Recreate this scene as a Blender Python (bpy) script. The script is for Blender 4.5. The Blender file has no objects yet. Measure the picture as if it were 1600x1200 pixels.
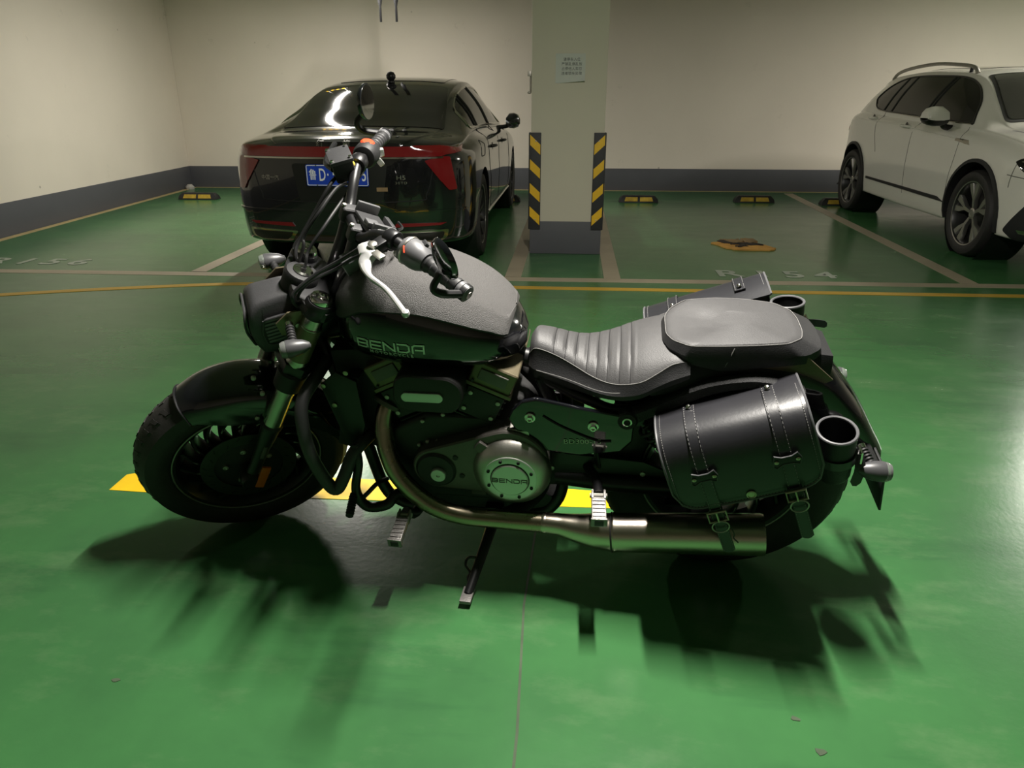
import bpy, bmesh, math, random
from mathutils import Vector, Matrix, noise
from mathutils.bvhtree import BVHTree

random.seed(7)
SC = bpy.context.scene
COL = SC.collection
V = Vector
R = math.radians

# ------------------------------------------------------------------ camera
CAM_H, CAM_F, CAM_PITCH, CAM_YAW = 1.2, 1120.0, R(21.5), R(4.6)
cam_data = bpy.data.cameras.new('camera')
cam_data.sensor_fit = 'HORIZONTAL'
cam_data.sensor_width = 36.0
cam_data.lens = 36.0 * CAM_F / 1600.0
cam_data.clip_start = 0.05
cam = bpy.data.objects.new('camera', cam_data)
COL.objects.link(cam)
cam.location = (0, 0, CAM_H)
cam.rotation_euler = (math.pi / 2 - CAM_PITCH, 0, CAM_YAW)
SC.camera = cam

# ------------------------------------------------------------------ world and exposure
world = bpy.data.worlds.new('garage_air')
SC.world = world
world.use_nodes = True
bgn = world.node_tree.nodes['Background']
bgn.inputs['Color'].default_value = (1.0, 0.93, 0.82, 1)
bgn.inputs['Strength'].default_value = 0.02
SC.view_settings.view_transform = 'Standard'
SC.view_settings.look = 'None'
SC.view_settings.exposure = 1.5
SC.view_settings.gamma = 1.0
SC.view_settings.use_curve_mapping = False

# fluorescent battens hung under the ceiling: (x, y, z, tube length, watts), tubes run along y
LAMPS = [
    (0.20, 1.72, 2.55, 0.60, 56, 'white fluorescent batten hung above the motorcycle'),
    (-2.70, 7.95, 2.70, 1.16, 44, 'white fluorescent batten hung above the black sedan'),
    (5.70, 7.60, 2.70, 1.16, 62, 'white fluorescent batten hung above the white SUV'),
]

# ------------------------------------------------------------------ materials
def mat(name, col, rough=0.5, metal=0.0, spec=0.5, coat=0.0, var=0.0, vscale=8.0, bump=0.0, bscale=60.0,
        emit=None, estr=0.0, aniso=0.0, rvar=0.0, coat_rough=0.05, trans=0.0, alpha=1.0, detail=4.0, stretch=None):
    m = bpy.data.materials.new(name)
    m.use_nodes = True
    nt = m.node_tree
    b = nt.nodes['Principled BSDF']
    c = (col[0], col[1], col[2], 1)
    b.inputs['Base Color'].default_value = c
    b.inputs['Roughness'].default_value = rough
    b.inputs['Metallic'].default_value = metal
    b.inputs['Specular IOR Level'].default_value = spec
    b.inputs['Coat Weight'].default_value = coat
    b.inputs['Coat Roughness'].default_value = coat_rough
    b.inputs['Anisotropic'].default_value = aniso
    b.inputs['Transmission Weight'].default_value = trans
    b.inputs['Alpha'].default_value = alpha
    if emit:
        b.inputs['Emission Color'].default_value = (emit[0], emit[1], emit[2], 1)
        b.inputs['Emission Strength'].default_value = estr
    tc = nt.nodes.new('ShaderNodeTexCoord')
    src = tc.outputs['Object']
    if stretch:
        mp = nt.nodes.new('ShaderNodeMapping')
        mp.inputs['Scale'].default_value = stretch
        nt.links.new(src, mp.inputs['Vector'])
        src = mp.outputs['Vector']
    nz = nt.nodes.new('ShaderNodeTexNoise')
    nz.inputs['Scale'].default_value = vscale
    nz.inputs['Detail'].default_value = detail
    nt.links.new(src, nz.inputs['Vector'])
    if var > 0:
        mx = nt.nodes.new('ShaderNodeMixRGB')
        mx.inputs['Color1'].default_value = tuple(max(0, k * (1 - var)) for k in col) + (1,)
        mx.inputs['Color2'].default_value = tuple(min(1, k * (1 + var)) for k in col) + (1,)
        nt.links.new(nz.outputs['Fac'], mx.inputs['Fac'])
        nt.links.new(mx.outputs['Color'], b.inputs['Base Color'])
    if rvar > 0:
        mr = nt.nodes.new('ShaderNodeMapRange')
        mr.inputs['To Min'].default_value = max(0.02, rough - rvar)
        mr.inputs['To Max'].default_value = min(1, rough + rvar)
        nt.links.new(nz.outputs['Fac'], mr.inputs['Value'])
        nt.links.new(mr.outputs['Result'], b.inputs['Roughness'])
    if bump > 0:
        n2 = nt.nodes.new('ShaderNodeTexNoise')
        n2.inputs['Scale'].default_value = bscale
        n2.inputs['Detail'].default_value = 3
        nt.links.new(src, n2.inputs['Vector'])
        bp = nt.nodes.new('ShaderNodeBump')
        bp.inputs['Strength'].default_value = bump
        bp.inputs['Distance'].default_value = 0.004
        nt.links.new(n2.outputs['Fac'], bp.inputs['Height'])
        nt.links.new(bp.outputs['Normal'], b.inputs['Normal'])
    return m

def N(nt, t, **k):
    n = nt.nodes.new(t)
    for a, v in k.items():
        n.inputs[a].default_value = v
    return n

def floor_material():
    m = mat('green_epoxy', (0.03, 0.22, 0.05), rough=0.3)
    nt = m.node_tree
    L = nt.links.new
    b = nt.nodes['Principled BSDF']
    tc = nt.nodes.new('ShaderNodeTexCoord')
    big = N(nt, 'ShaderNodeTexNoise', Scale=0.9, Detail=6.0, Roughness=0.65)
    L(tc.outputs['Object'], big.inputs['Vector'])
    mp = nt.nodes.new('ShaderNodeMapping')
    mp.inputs['Scale'].default_value = (1.6, 3.0, 1)
    mp.inputs['Rotation'].default_value = (0, 0, 0.25)
    L(tc.outputs['Object'], mp.inputs['Vector'])
    st = N(nt, 'ShaderNodeTexNoise', Scale=1.6, Detail=8.0, Roughness=0.7)
    L(mp.outputs['Vector'], st.inputs['Vector'])
    fine = N(nt, 'ShaderNodeTexNoise', Scale=60.0, Detail=3.0)
    L(tc.outputs['Object'], fine.inputs['Vector'])
    r1 = nt.nodes.new('ShaderNodeValToRGB')
    e = r1.color_ramp.elements
    e[0].position, e[0].color = 0.28, (0.034, 0.105, 0.040, 1)
    e[1].position, e[1].color = 0.72, (0.052, 0.180, 0.056, 1)
    L(big.outputs['Fac'], r1.inputs['Fac'])
    # pale scuffs in streaks
    r2 = nt.nodes.new('ShaderNodeValToRGB')
    r2.color_ramp.elements[0].position, r2.color_ramp.elements[1].position = 0.52, 0.80
    L(st.outputs['Fac'], r2.inputs['Fac'])
    mx = nt.nodes.new('ShaderNodeMixRGB')
    mx.inputs['Color2'].default_value = (0.17, 0.25, 0.13, 1)
    ml = nt.nodes.new('ShaderNodeMath'); ml.operation = 'MULTIPLY'; ml.inputs[1].default_value = 0.40
    L(r2.outputs['Color'], ml.inputs[0])
    L(ml.outputs[0], mx.inputs['Fac'])
    L(r1.outputs['Color'], mx.inputs['Color1'])
    # dark rubber streaks
    mp2 = nt.nodes.new('ShaderNodeMapping')
    mp2.inputs['Scale'].default_value = (0.7, 3.6, 1)
    mp2.inputs['Rotation'].default_value = (0, 0, -0.12)
    mp2.inputs['Location'].default_value = (3.1, 7.7, 0)
    L(tc.outputs['Object'], mp2.inputs['Vector'])
    dk = N(nt, 'ShaderNodeTexNoise', Scale=1.3, Detail=7.0, Roughness=0.6)
    L(mp2.outputs['Vector'], dk.inputs['Vector'])
    r3 = nt.nodes.new('ShaderNodeValToRGB')
    r3.color_ramp.elements[0].position, r3.color_ramp.elements[1].position = 0.56, 0.74
    L(dk.outputs['Fac'], r3.inputs['Fac'])
    m3 = nt.nodes.new('ShaderNodeMath'); m3.operation = 'MULTIPLY'; m3.inputs[1].default_value = 0.55
    L(r3.outputs['Color'], m3.inputs[0])
    mx2 = nt.nodes.new('ShaderNodeMixRGB')
    mx2.inputs['Color2'].default_value = (0.016, 0.06, 0.026, 1)
    L(m3.outputs[0], mx2.inputs['Fac'])
    L(mx.outputs['Color'], mx2.inputs['Color1'])
    L(mx2.outputs['Color'], b.inputs['Base Color'])
    mr = N(nt, 'ShaderNodeMapRange', **{'To Min': 0.15, 'To Max': 0.33})
    L(st.outputs['Fac'], mr.inputs['Value'])
    L(mr.outputs['Result'], b.inputs['Roughness'])
    b.inputs['Specular IOR Level'].default_value = 0.36
    bp = N(nt, 'ShaderNodeBump', Strength=0.06, Distance=0.004)
    ad = nt.nodes.new('ShaderNodeMath'); ad.operation = 'ADD'
    L(fine.outputs['Fac'], ad.inputs[0]); L(st.outputs['Fac'], ad.inputs[1])
    L(ad.outputs[0], bp.inputs['Height'])
    L(bp.outputs['Normal'], b.inputs['Normal'])
    return m

def wall_material(name, col, dirt=(0.30, 0.27, 0.22)):
    m = mat(name, col, rough=0.75, spec=0.25)
    nt = m.node_tree
    L = nt.links.new
    b = nt.nodes['Principled BSDF']
    tc = nt.nodes.new('ShaderNodeTexCoord')
    a = N(nt, 'ShaderNodeTexNoise', Scale=0.7, Detail=5.0)
    L(tc.outputs['Object'], a.inputs['Vector'])
    r1 = nt.nodes.new('ShaderNodeValToRGB')
    e = r1.color_ramp.elements
    e[0].position, e[0].color = 0.3, tuple(k * 0.93 for k in col) + (1,)
    e[1].position, e[1].color = 0.7, tuple(min(1, k * 1.03) for k in col) + (1,)
    L(a.outputs['Fac'], r1.inputs['Fac'])
    s = N(nt, 'ShaderNodeTexNoise', Scale=2.3, Detail=9.0, Roughness=0.75)
    L(tc.outputs['Object'], s.inputs['Vector'])
    r2 = nt.nodes.new('ShaderNodeValToRGB')
    r2.color_ramp.elements[0].position, r2.color_ramp.elements[1].position = 0.63, 0.86
    L(s.outputs['Fac'], r2.inputs['Fac'])
    vo = N(nt, 'ShaderNodeTexVoronoi', Scale=1.9)
    L(tc.outputs['Object'], vo.inputs['Vector'])
    r3 = nt.nodes.new('ShaderNodeValToRGB')
    r3.color_ramp.elements[0].position, r3.color_ramp.elements[0].color = 0.022, (1, 1, 1, 1)
    r3.color_ramp.elements[1].position, r3.color_ramp.elements[1].color = 0.034, (0, 0, 0, 1)
    L(vo.outputs['Distance'], r3.inputs['Fac'])
    mxx = nt.nodes.new('ShaderNodeMath'); mxx.operation = 'MAXIMUM'
    L(r2.outputs['Color'], mxx.inputs[0]); L(r3.outputs['Color'], mxx.inputs[1])
    m1 = nt.nodes.new('ShaderNodeMath'); m1.operation = 'MULTIPLY'; m1.inputs[1].default_value = 0.7
    L(mxx.outputs[0], m1.inputs[0])
    mx = nt.nodes.new('ShaderNodeMixRGB')
    mx.inputs['Color2'].default_value = dirt + (1,)
    L(m1.outputs[0], mx.inputs['Fac']); L(r1.outputs['Color'], mx.inputs['Color1'])
    L(mx.outputs['Color'], b.inputs['Base Color'])
    n2 = N(nt, 'ShaderNodeTexNoise', Scale=14.0, Detail=5.0)
    L(tc.outputs['Object'], n2.inputs['Vector'])
    bp = N(nt, 'ShaderNodeBump', Strength=0.12, Distance=0.01)
    L(n2.outputs['Fac'], bp.inputs['Height'])
    L(bp.outputs['Normal'], b.inputs['Normal'])
    return m

M = {
    'floor': floor_material(),
    'wall': wall_material('cream_wall_paint', (0.78, 0.71, 0.61)),
    'pillar': wall_material('pillar_paint', (0.62, 0.58, 0.47)),
    'ceiling': mat('ceiling_paint', (0.55, 0.53, 0.48), 0.9, var=0.05),
    'skirt': mat('grey_skirting_paint', (0.085, 0.087, 0.098), 0.6, var=0.12, vscale=3, bump=0.1, bscale=20),
    'tan_line': mat('tan_line_paint', (0.42, 0.33, 0.16), 0.6, var=0.3, vscale=5),
    'white_line': mat('worn_white_line', (0.33, 0.28, 0.20), 0.5, var=0.32, vscale=2.6, detail=8),
    'yellow_line': mat('yellow_lane_paint', (0.48, 0.29, 0.03), 0.45, var=0.25, vscale=4, detail=8),
    'yellow_mark': mat('bright_yellow_paint', (0.80, 0.52, 0.01), 0.4, var=0.15, vscale=12, detail=8),
    'grey_text': mat('grey_bay_number_paint', (0.30, 0.33, 0.27), 0.5, var=0.3, vscale=9, detail=8),
    'joint': mat('floor_joint_filler', (0.05, 0.075, 0.04), 0.8, var=0.6, vscale=14),
    'rubber': mat('black_rubber', (0.012, 0.012, 0.013), 0.55, var=0.3, vscale=20, bump=0.1, bscale=90),
    'tyre': mat('tyre_rubber', (0.016, 0.015, 0.014), 0.62, var=0.35, vscale=30, bump=0.15, bscale=140),
    'guard_black': mat('guard_black_rubber', (0.02, 0.02, 0.022), 0.6, var=0.3, vscale=30),
    'guard_yellow': mat('guard_yellow_film', (0.80, 0.47, 0.01), 0.45, var=0.12, vscale=30),
    'stop_yellow': mat('worn_yellow_reflector', (0.45, 0.30, 0.03), 0.5, var=0.5, vscale=26, detail=8),
    'paper': mat('white_paper', (0.55, 0.57, 0.52), 0.8, var=0.03),
    'ink': mat('grey_ink', (0.16, 0.17, 0.16), 0.8),
    'gloss_black': mat('gloss_black_paint', (0.004, 0.004, 0.006), 0.12, spec=0.5, coat=1.0, coat_rough=0.03),
    'satin_black': mat('satin_black_paint', (0.008, 0.008, 0.009), 0.38, var=0.2, vscale=40),
    'matte_black': mat('matte_black_plastic', (0.011, 0.011, 0.012), 0.6, var=0.25, vscale=50, bump=0.08, bscale=300),
    'signal_grey': mat('signal_grey_plastic', (0.055, 0.055, 0.058), 0.38, var=0.1),
    'wrinkle_black': mat('wrinkle_black_coat', (0.012, 0.012, 0.013), 0.7, bump=0.6, bscale=420),
    'dark_grey': mat('dark_grey_plastic', (0.035, 0.035, 0.037), 0.5, var=0.15, vscale=60, bump=0.1, bscale=300),
    'grey_plastic': mat('grey_switch_plastic', (0.10, 0.10, 0.105), 0.45, var=0.1, vscale=60),
    'tank_leather': mat('grained_tank_cover', (0.075, 0.072, 0.07), 0.5, var=0.25, vscale=220, bump=0.75, bscale=620),
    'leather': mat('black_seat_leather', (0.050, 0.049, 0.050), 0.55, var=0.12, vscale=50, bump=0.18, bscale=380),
    'leather_dark': mat('dark_and_shaded_leather', (0.011, 0.011, 0.012), 0.52, spec=0.4, var=0.15, vscale=50, bump=0.2, bscale=380),  # on seat sides: same leather as the top, shade put into the colour
    'bag_leather': mat('polished_bag_leather', (0.016, 0.016, 0.019), 0.34, spec=0.6, var=0.25, vscale=7, rvar=0.05, bump=0.04, bscale=150),
    'stitch': mat('white_stitching', (0.17, 0.165, 0.16), 0.7, var=0.3, vscale=300),
    'bag_edge': mat('bag_edge_paint', (0.085, 0.085, 0.09), 0.5),
    'steel': mat('brushed_steel', (0.56, 0.50, 0.42), 0.27, metal=1.0, var=0.15, vscale=6, bump=0.06, bscale=260, stretch=(0.15, 3, 3)),
    'header_steel': mat('heat_tinted_steel', (0.38, 0.33, 0.24), 0.28, metal=1.0, var=0.25, vscale=7, rvar=0.06),
    'fork_steel': mat('fork_steel', (0.46, 0.45, 0.40), 0.25, metal=1.0, var=0.08, vscale=30),
    'chrome': mat('chrome', (0.75, 0.73, 0.70), 0.12, metal=1.0, rvar=0.04, vscale=20),
    'alloy': mat('cast_alloy', (0.50, 0.48, 0.44), 0.38, metal=1.0, var=0.1, vscale=40, bump=0.05, bscale=300),
    'engine_bronze': mat('bronze_engine_paint', (0.16, 0.135, 0.085), 0.42, metal=0.6, var=0.15, vscale=40, bump=0.1, bscale=300),
    'engine_grey': mat('grey_engine_paint', (0.115, 0.105, 0.095), 0.45, metal=0.4, var=0.15, vscale=40, bump=0.1, bscale=300),
    'engine_dark': mat('dark_engine_paint', (0.018, 0.018, 0.018), 0.5, metal=0.2, var=0.2, vscale=40, bump=0.1, bscale=300),
    'badge_silver': mat('silver_badge', (0.62, 0.62, 0.60), 0.35, metal=0.7, var=0.05),
    'lever_silver': mat('silver_lever', (0.72, 0.72, 0.72), 0.32, metal=0.6, var=0.05),
    'peg_metal': mat('worn_cast_peg', (0.22, 0.21, 0.20), 0.5, metal=0.6, var=0.4, vscale=50, bump=0.3, bscale=160),
    'disc_steel': mat('brake_disc_steel', (0.075, 0.085, 0.075), 0.4, metal=0.8, var=0.2, vscale=30),
    'rim_edge': mat('machined_rim_edge', (0.30, 0.29, 0.26), 0.4, metal=0.7, var=0.2, vscale=30),
    'orange': mat('orange_reflector', (0.50, 0.10, 0.01), 0.3, var=0.1),
    'red_plastic': mat('red_switch', (0.70, 0.06, 0.02), 0.4),
    'clear_lens': mat('clear_lens', (0.40, 0.42, 0.40), 0.08, spec=0.6, trans=0.7),
    'mirror_glass': mat('mirror_glass', (0.75, 0.75, 0.73), 0.03, metal=1.0),
    'yellow_glass': mat('sight_glass', (0.65, 0.50, 0.08), 0.2),
    'brass': mat('antique_brass', (0.40, 0.36, 0.27), 0.35, metal=1.0, var=0.2, vscale=60),
    'sedan_paint': mat('black_car_paint', (0.006, 0.006, 0.007), 0.13, coat=1.0, coat_rough=0.02),
    'suv_paint': mat('white_car_paint', (0.76, 0.74, 0.67), 0.25, coat=0.8, coat_rough=0.05, var=0.04, vscale=3),
    'tint_glass': mat('tinted_glass', (0.006, 0.006, 0.006), 0.04, spec=0.5, coat=0.3),
    'clearer_glass': mat('windscreen_glass', (0.045, 0.045, 0.038), 0.05, spec=0.5),
    'tail_red': mat('red_tail_lamp', (0.16, 0.006, 0.008), 0.12, coat=1.0),
    'refl_red': mat('red_reflector', (0.16, 0.006, 0.010), 0.3),
    'car_chrome': mat('car_chrome', (0.62, 0.60, 0.55), 0.14, metal=1.0),
    'exhaust_trim': mat('exhaust_chrome', (0.50, 0.46, 0.38), 0.2, metal=1.0),
    'plate_blue': mat('blue_number_plate', (0.012, 0.05, 0.42), 0.35, var=0.05),
    'plate_white': mat('white_plate_paint', (0.75, 0.77, 0.80), 0.4),
    'silver_letters': mat('silver_car_letters', (0.55, 0.53, 0.50), 0.25, metal=1.0),
    'black_trim': mat('black_car_trim', (0.008, 0.008, 0.008), 0.35),
    'seam': mat('panel_gap', (0.006, 0.006, 0.006), 0.8),
    'seam_white': mat('white_panel_gap', (0.10, 0.095, 0.085), 0.8),
    'alloy_face': mat('diamond_cut_wheel', (0.45, 0.44, 0.41), 0.3, metal=0.9),
    'wheel_dark': mat('dark_wheel_paint', (0.012, 0.012, 0.012), 0.35),
    'card_orange': mat('torn_orange_board', (0.50, 0.26, 0.055), 0.7, var=0.4, vscale=14, detail=8, bump=0.3, bscale=40),
    'card_brown': mat('torn_brown_board', (0.24, 0.16, 0.075), 0.8, var=0.5, vscale=14, detail=8, bump=0.3, bscale=40),
    'card_dark': mat('torn_dark_underside', (0.03, 0.024, 0.018), 0.85, var=0.4, vscale=14),
    'lamp_white': mat('white_lamp_housing', (0.7, 0.7, 0.7), 0.4, var=0.03),
    'tube_glow': mat('fluorescent_tube', (0.9, 0.9, 0.9), 0.3, emit=(1.0, 0.96, 0.88), estr=8.0),
    'galv': mat('galvanised_steel', (0.42, 0.40, 0.36), 0.45, metal=0.8, var=0.2, vscale=30),
    'debris': mat('pale_plaster_crumb', (0.42, 0.40, 0.36), 0.9, var=0.2),
}
# ------------------------------------------------------------------ geometry helpers
def catmull(P, n, closed=False):
    """Resample control points with a Catmull-Rom spline, n steps per span."""
    P = [V(p) for p in P]
    if len(P) < 3:
        return [P[0].lerp(P[1], i / n) for i in range(n + 1)]
    out = []
    m = len(P)
    spans = m if closed else m - 1
    for i in range(spans):
        p1, p2 = P[i % m], P[(i + 1) % m]
        p0 = P[(i - 1) % m] if (closed or i > 0) else p1 * 2 - p2
        p3 = P[(i + 2) % m] if (closed or i + 2 < m) else p2 * 2 - p1
        for k in range(n):
            t = k / n
            out.append(0.5 * ((2 * p1) + (p2 - p0) * t + (2 * p0 - 5 * p1 + 4 * p2 - p3) * t * t + (3 * p1 - p0 - 3 * p2 + p3) * t ** 3))
    if not closed:
        out.append(P[-1])
    return out

def interp(x, xs, ys):
    """Smooth monotone-ish interpolation of a table (xs ascending)."""
    if x <= xs[0]: return ys[0]
    if x >= xs[-1]: return ys[-1]
    for i in range(len(xs) - 1):
        if xs[i] <= x <= xs[i + 1]:
            h = xs[i + 1] - xs[i]
            t = (x - xs[i]) / h
            def sl(j):
                if j <= 0: return (ys[1] - ys[0]) / (xs[1] - xs[0])
                if j >= len(xs) - 1: return (ys[-1] - ys[-2]) / (xs[-1] - xs[-2])
                return (ys[j + 1] - ys[j - 1]) / (xs[j + 1] - xs[j - 1])
            a, b = sl(i) * h, sl(i + 1) * h
            return (2 * t**3 - 3 * t * t + 1) * ys[i] + (t**3 - 2 * t * t + t) * a + (-2 * t**3 + 3 * t * t) * ys[i + 1] + (t**3 - t * t) * b

def frame_of(d):
    d = V(d).normalized()
    a = V((0, 0, 1)) if abs(d.z) < 0.9 else V((1, 0, 0))
    s = d.cross(a).normalized()
    return s, s.cross(d).normalized(), d

class G:
    """Collects geometry for one mesh object."""
    def __init__(self):
        self.v, self.f = [], []
    def add(self, verts, faces):
        o = len(self.v)
        self.v += [V(p) for p in verts]
        self.f += [[i + o for i in q] for q in faces]
        return self
    def grid(self, rows, closed_u=False, closed_v=False):
        """rows: list of equal-length point lists"""
        o = len(self.v)
        n, m = len(rows), len(rows[0])
        for r in rows: self.v += [V(p) for p in r]
        for i in range(n if closed_u else n - 1):
            for j in range(m if closed_v else m - 1):
                a, b = i, (i + 1) % n
                c, d = j, (j + 1) % m
                self.f.append([o + a * m + c, o + b * m + c, o + b * m + d, o + a * m + d])
        return self
    def loft(self, rings, cap=True):
        o = len(self.v)
        self.grid(rings, closed_v=True)
        m = len(rings[0])
        if cap:
            self.f.append([o + j for j in range(m)])
            e = o + (len(rings) - 1) * m
            self.f.append([e + j for j in reversed(range(m))])
        return self
    def tube(self, pts, r, n=10, smooth=0, closed=False, cap=True):
        P = catmull(pts, smooth, closed) if smooth else [V(p) for p in pts]
        m = len(P)
        if isinstance(r, (list, tuple)):
            k = len(r) - 1
            rad = []
            for i in range(m):
                t = i / (m - 1) * k
                a = min(int(t), k - 1)
                rad.append(r[a] + (r[a + 1] - r[a]) * (t - a))
        else:
            rad = [r] * m
        T = []
        for i in range(m):
            a = P[(i - 1) % m] if (closed or i > 0) else P[i]
            b = P[(i + 1) % m] if (closed or i < m - 1) else P[i]
            d = (b - a)
            T.append(d.normalized() if d.length > 1e-9 else V((1, 0, 0)))
        s, q, _ = frame_of(T[0])
        rings = []
        for i in range(m):
            s = (s - T[i] * s.dot(T[i])).normalized()
            q = T[i].cross(s)
            rings.append([P[i] + (s * math.cos(2 * math.pi * k / n) + q * math.sin(2 * math.pi * k / n)) * rad[i] for k in range(n)])
        if closed:
            self.grid(rings, closed_u=True, closed_v=True)
        else:
            self.loft(rings, cap)
        return self
    def lathe(self, prof, org, axis, n=32, cap=True):
        """prof: (radius, height along axis)"""
        s, q, d = frame_of(axis)
        org = V(org)
        rings = [[org + d * h + (s * math.cos(2 * math.pi * k / n) + q * math.sin(2 * math.pi * k / n)) * max(r, 1e-5) for k in range(n)] for r, h in prof]
        return self.loft(rings, cap)
    def ring(self, prof, org, axis, n=48):
        """closed profile lathe (torus-like)"""
        s, q, d = frame_of(axis)
        org = V(org)
        rows = [[org + d * h + (s * math.cos(2 * math.pi * k / n) + q * math.sin(2 * math.pi * k / n)) * r for k in range(n)] for r, h in prof]
        self.grid(rows, closed_u=True, closed_v=True)
        return self
    def prism(self, poly, vec):
        """poly: list of 3D points, extruded by vec"""
        vec = V(vec)
        n = len(poly)
        o = len(self.v)
        self.v += [V(p) for p in poly] + [V(p) + vec for p in poly]
        self.f.append([o + i for i in range(n)])
        self.f.append([o + n + i for i in reversed(range(n))])
        for i in range(n):
            j = (i + 1) % n
            self.f.append([o + i, o + n + i, o + n + j, o + j])
        return self
    def box(self, c, size, rot=None):
        c = V(c)
        hx, hy, hz = size[0] / 2, size[1] / 2, size[2] / 2
        P = [V((sx * hx, sy * hy, sz * hz)) for sz in (-1, 1) for sy in (-1, 1) for sx in (-1, 1)]
        if rot is not None: P = [rot @ p for p in P]
        o = len(self.v)
        self.v += [c + p for p in P]
        for q in ((0, 2, 3, 1), (4, 5, 7, 6), (0, 1, 5, 4), (2, 6, 7, 3), (0, 4, 6, 2), (1, 3, 7, 5)):
            self.f.append([o + i for i in q])
        return self
    def bar(self, a, b, w, h, up=(0, 0, 1)):
        """box from a to b, width w, height h"""
        a, b = V(a), V(b)
        d = (b - a)
        x = d.normalized()
        y = V(up).cross(x).normalized()
        z = x.cross(y)
        rot = Matrix((x, y, z)).transposed()
        return self.box((a + b) / 2, (d.length, w, h), rot)
    def bm(self):
        b = bmesh.new()
        vs = [b.verts.new(p) for p in self.v]
        for q in self.f:
            try: b.faces.new([vs[i] for i in q])
            except ValueError: pass
        return b
    def obj(self, name, m, parent=None, bevel=0.0, seg=2, smooth=35, mw=None, weld=True, offset=None, solid=0.0):
        b = self.bm()
        if weld: bmesh.ops.remove_doubles(b, verts=b.verts, dist=1e-6)
        bmesh.ops.recalc_face_normals(b, faces=b.faces)
        if solid:
            bmesh.ops.solidify(b, geom=b.faces[:], thickness=solid)
            bmesh.ops.recalc_face_normals(b, faces=b.faces)
        if bevel > 0:
            es = [e for e in b.edges if len(e.link_faces) == 2 and e.calc_face_angle(0) > 0.45]
            bmesh.ops.bevel(b, geom=es, offset=bevel, segments=seg, affect='EDGES', clamp_overlap=True, profile=0.6)
        me = bpy.data.meshes.new(name)
        b.to_mesh(me)
        b.free()
        return link(name, me, m, parent, smooth, mw, offset)

def link(name, me, m, parent=None, smooth=35, mw=None, offset=None):
    if offset is not None:
        me.transform(Matrix.Translation(-V(offset)))
    if smooth:
        for p in me.polygons: p.use_smooth = True
        me.set_sharp_from_angle(angle=R(smooth))
    me.materials.clear()
    me.materials.append(M[m] if isinstance(m, str) else m)
    o = bpy.data.objects.new(name, me)
    COL.objects.link(o)
    if parent is not None: o.parent = parent
    if mw is not None: o.matrix_local = mw
    return o

def tag(o, label=None, cat=None, group=None, kind=None):
    if label: o['label'] = label
    if cat: o['category'] = cat
    if group: o['group'] = group
    if kind: o['kind'] = kind
    return o

def empty(name, loc=(0, 0, 0), mw=None):
    o = bpy.data.objects.new(name, None)
    o.empty_display_size = 0.1
    COL.objects.link(o)
    if mw is not None: o.matrix_world = mw
    else: o.location = loc
    return o

def copy_tree(o, parent=None):
    c = o.copy()
    COL.objects.link(c)
    if parent is not None: c.parent = parent
    for ch in list(o.children): copy_tree(ch, c)
    return c

def text_mesh(s, size, extrude=0.001, align='CENTER', spacing=1.0, xs=1.0, shear=0.0, bold=0.0, line=1.0):
    cu = bpy.data.curves.new('lettering', 'FONT')
    cu.body = s
    cu.size = size
    cu.extrude = extrude
    cu.align_x = align
    cu.align_y = 'CENTER'
    cu.space_character = spacing
    cu.space_line = line
    cu.shear = shear
    cu.offset = bold
    cu.resolution_u = 3
    t = bpy.data.objects.new('lettering', cu)
    COL.objects.link(t)
    bpy.context.view_layer.update()
    me = bpy.data.meshes.new_from_object(t.evaluated_get(bpy.context.evaluated_depsgraph_get()))
    bpy.data.objects.remove(t)
    bpy.data.curves.remove(cu)
    if xs != 1.0: me.transform(Matrix.Diagonal((xs, 1, 1, 1)))
    return me

STROKES = {'B': (1.0, ['0,0 .8,0 1,.12 1,.38 .85,.5 1,.62 1,.88 .8,1 0,1', '0,0 0,1', '0,.5 .85,.5']), 'E': (1.0, ['1,0 0,0 0,1 1,1', '0,.5 .95,.5']),
           'N': (1.05, ['0,0 0,1 1.05,0 1.05,1']), 'D': (1.05, ['0,0 .8,0 1.05,.2 1.05,.8 .8,1 0,1', '0,0 0,.62']), 'A': (1.05, ['0,0 0,.8 .2,1 1.05,1 1.05,0', '.3,.38 1.05,.38'])}
def block_letters(s, h, gap=.42, th=.2, xs=1.25, ex=.0008):
    """square technical capitals drawn with strokes, centred, in the xy plane"""
    g = G()
    x0 = 0
    for ch in s:
        w, lines = STROKES[ch]
        for l in lines:
            P = [tuple(float(k) for k in q.split(',')) for q in l.split()]
            for (a, b), (c, d) in zip(P, P[1:]):
                p, q = V((x0 + a * xs * h, b * h, 0)), V((x0 + c * xs * h, d * h, 0))
                dr = (q - p).normalized() * (th * h / 2)
                n = 5
                for k in range(n):
                    g.bar((p - dr).lerp(q + dr, k / n), (p - dr).lerp(q + dr, (k + 1) / n), th * h, ex * 2)
        x0 += (w * xs + gap) * h
    W = x0 - gap * h
    b = g.bm()
    me = bpy.data.meshes.new('lettering')
    b.to_mesh(me); b.free()
    me.transform(Matrix.Translation((-W / 2, -h / 2, 0)))
    return me

def bvh_of(o):
    me = o.data
    return BVHTree.FromPolygons([v.co.copy() for v in me.vertices], [list(p.vertices) for p in me.polygons])

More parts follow.
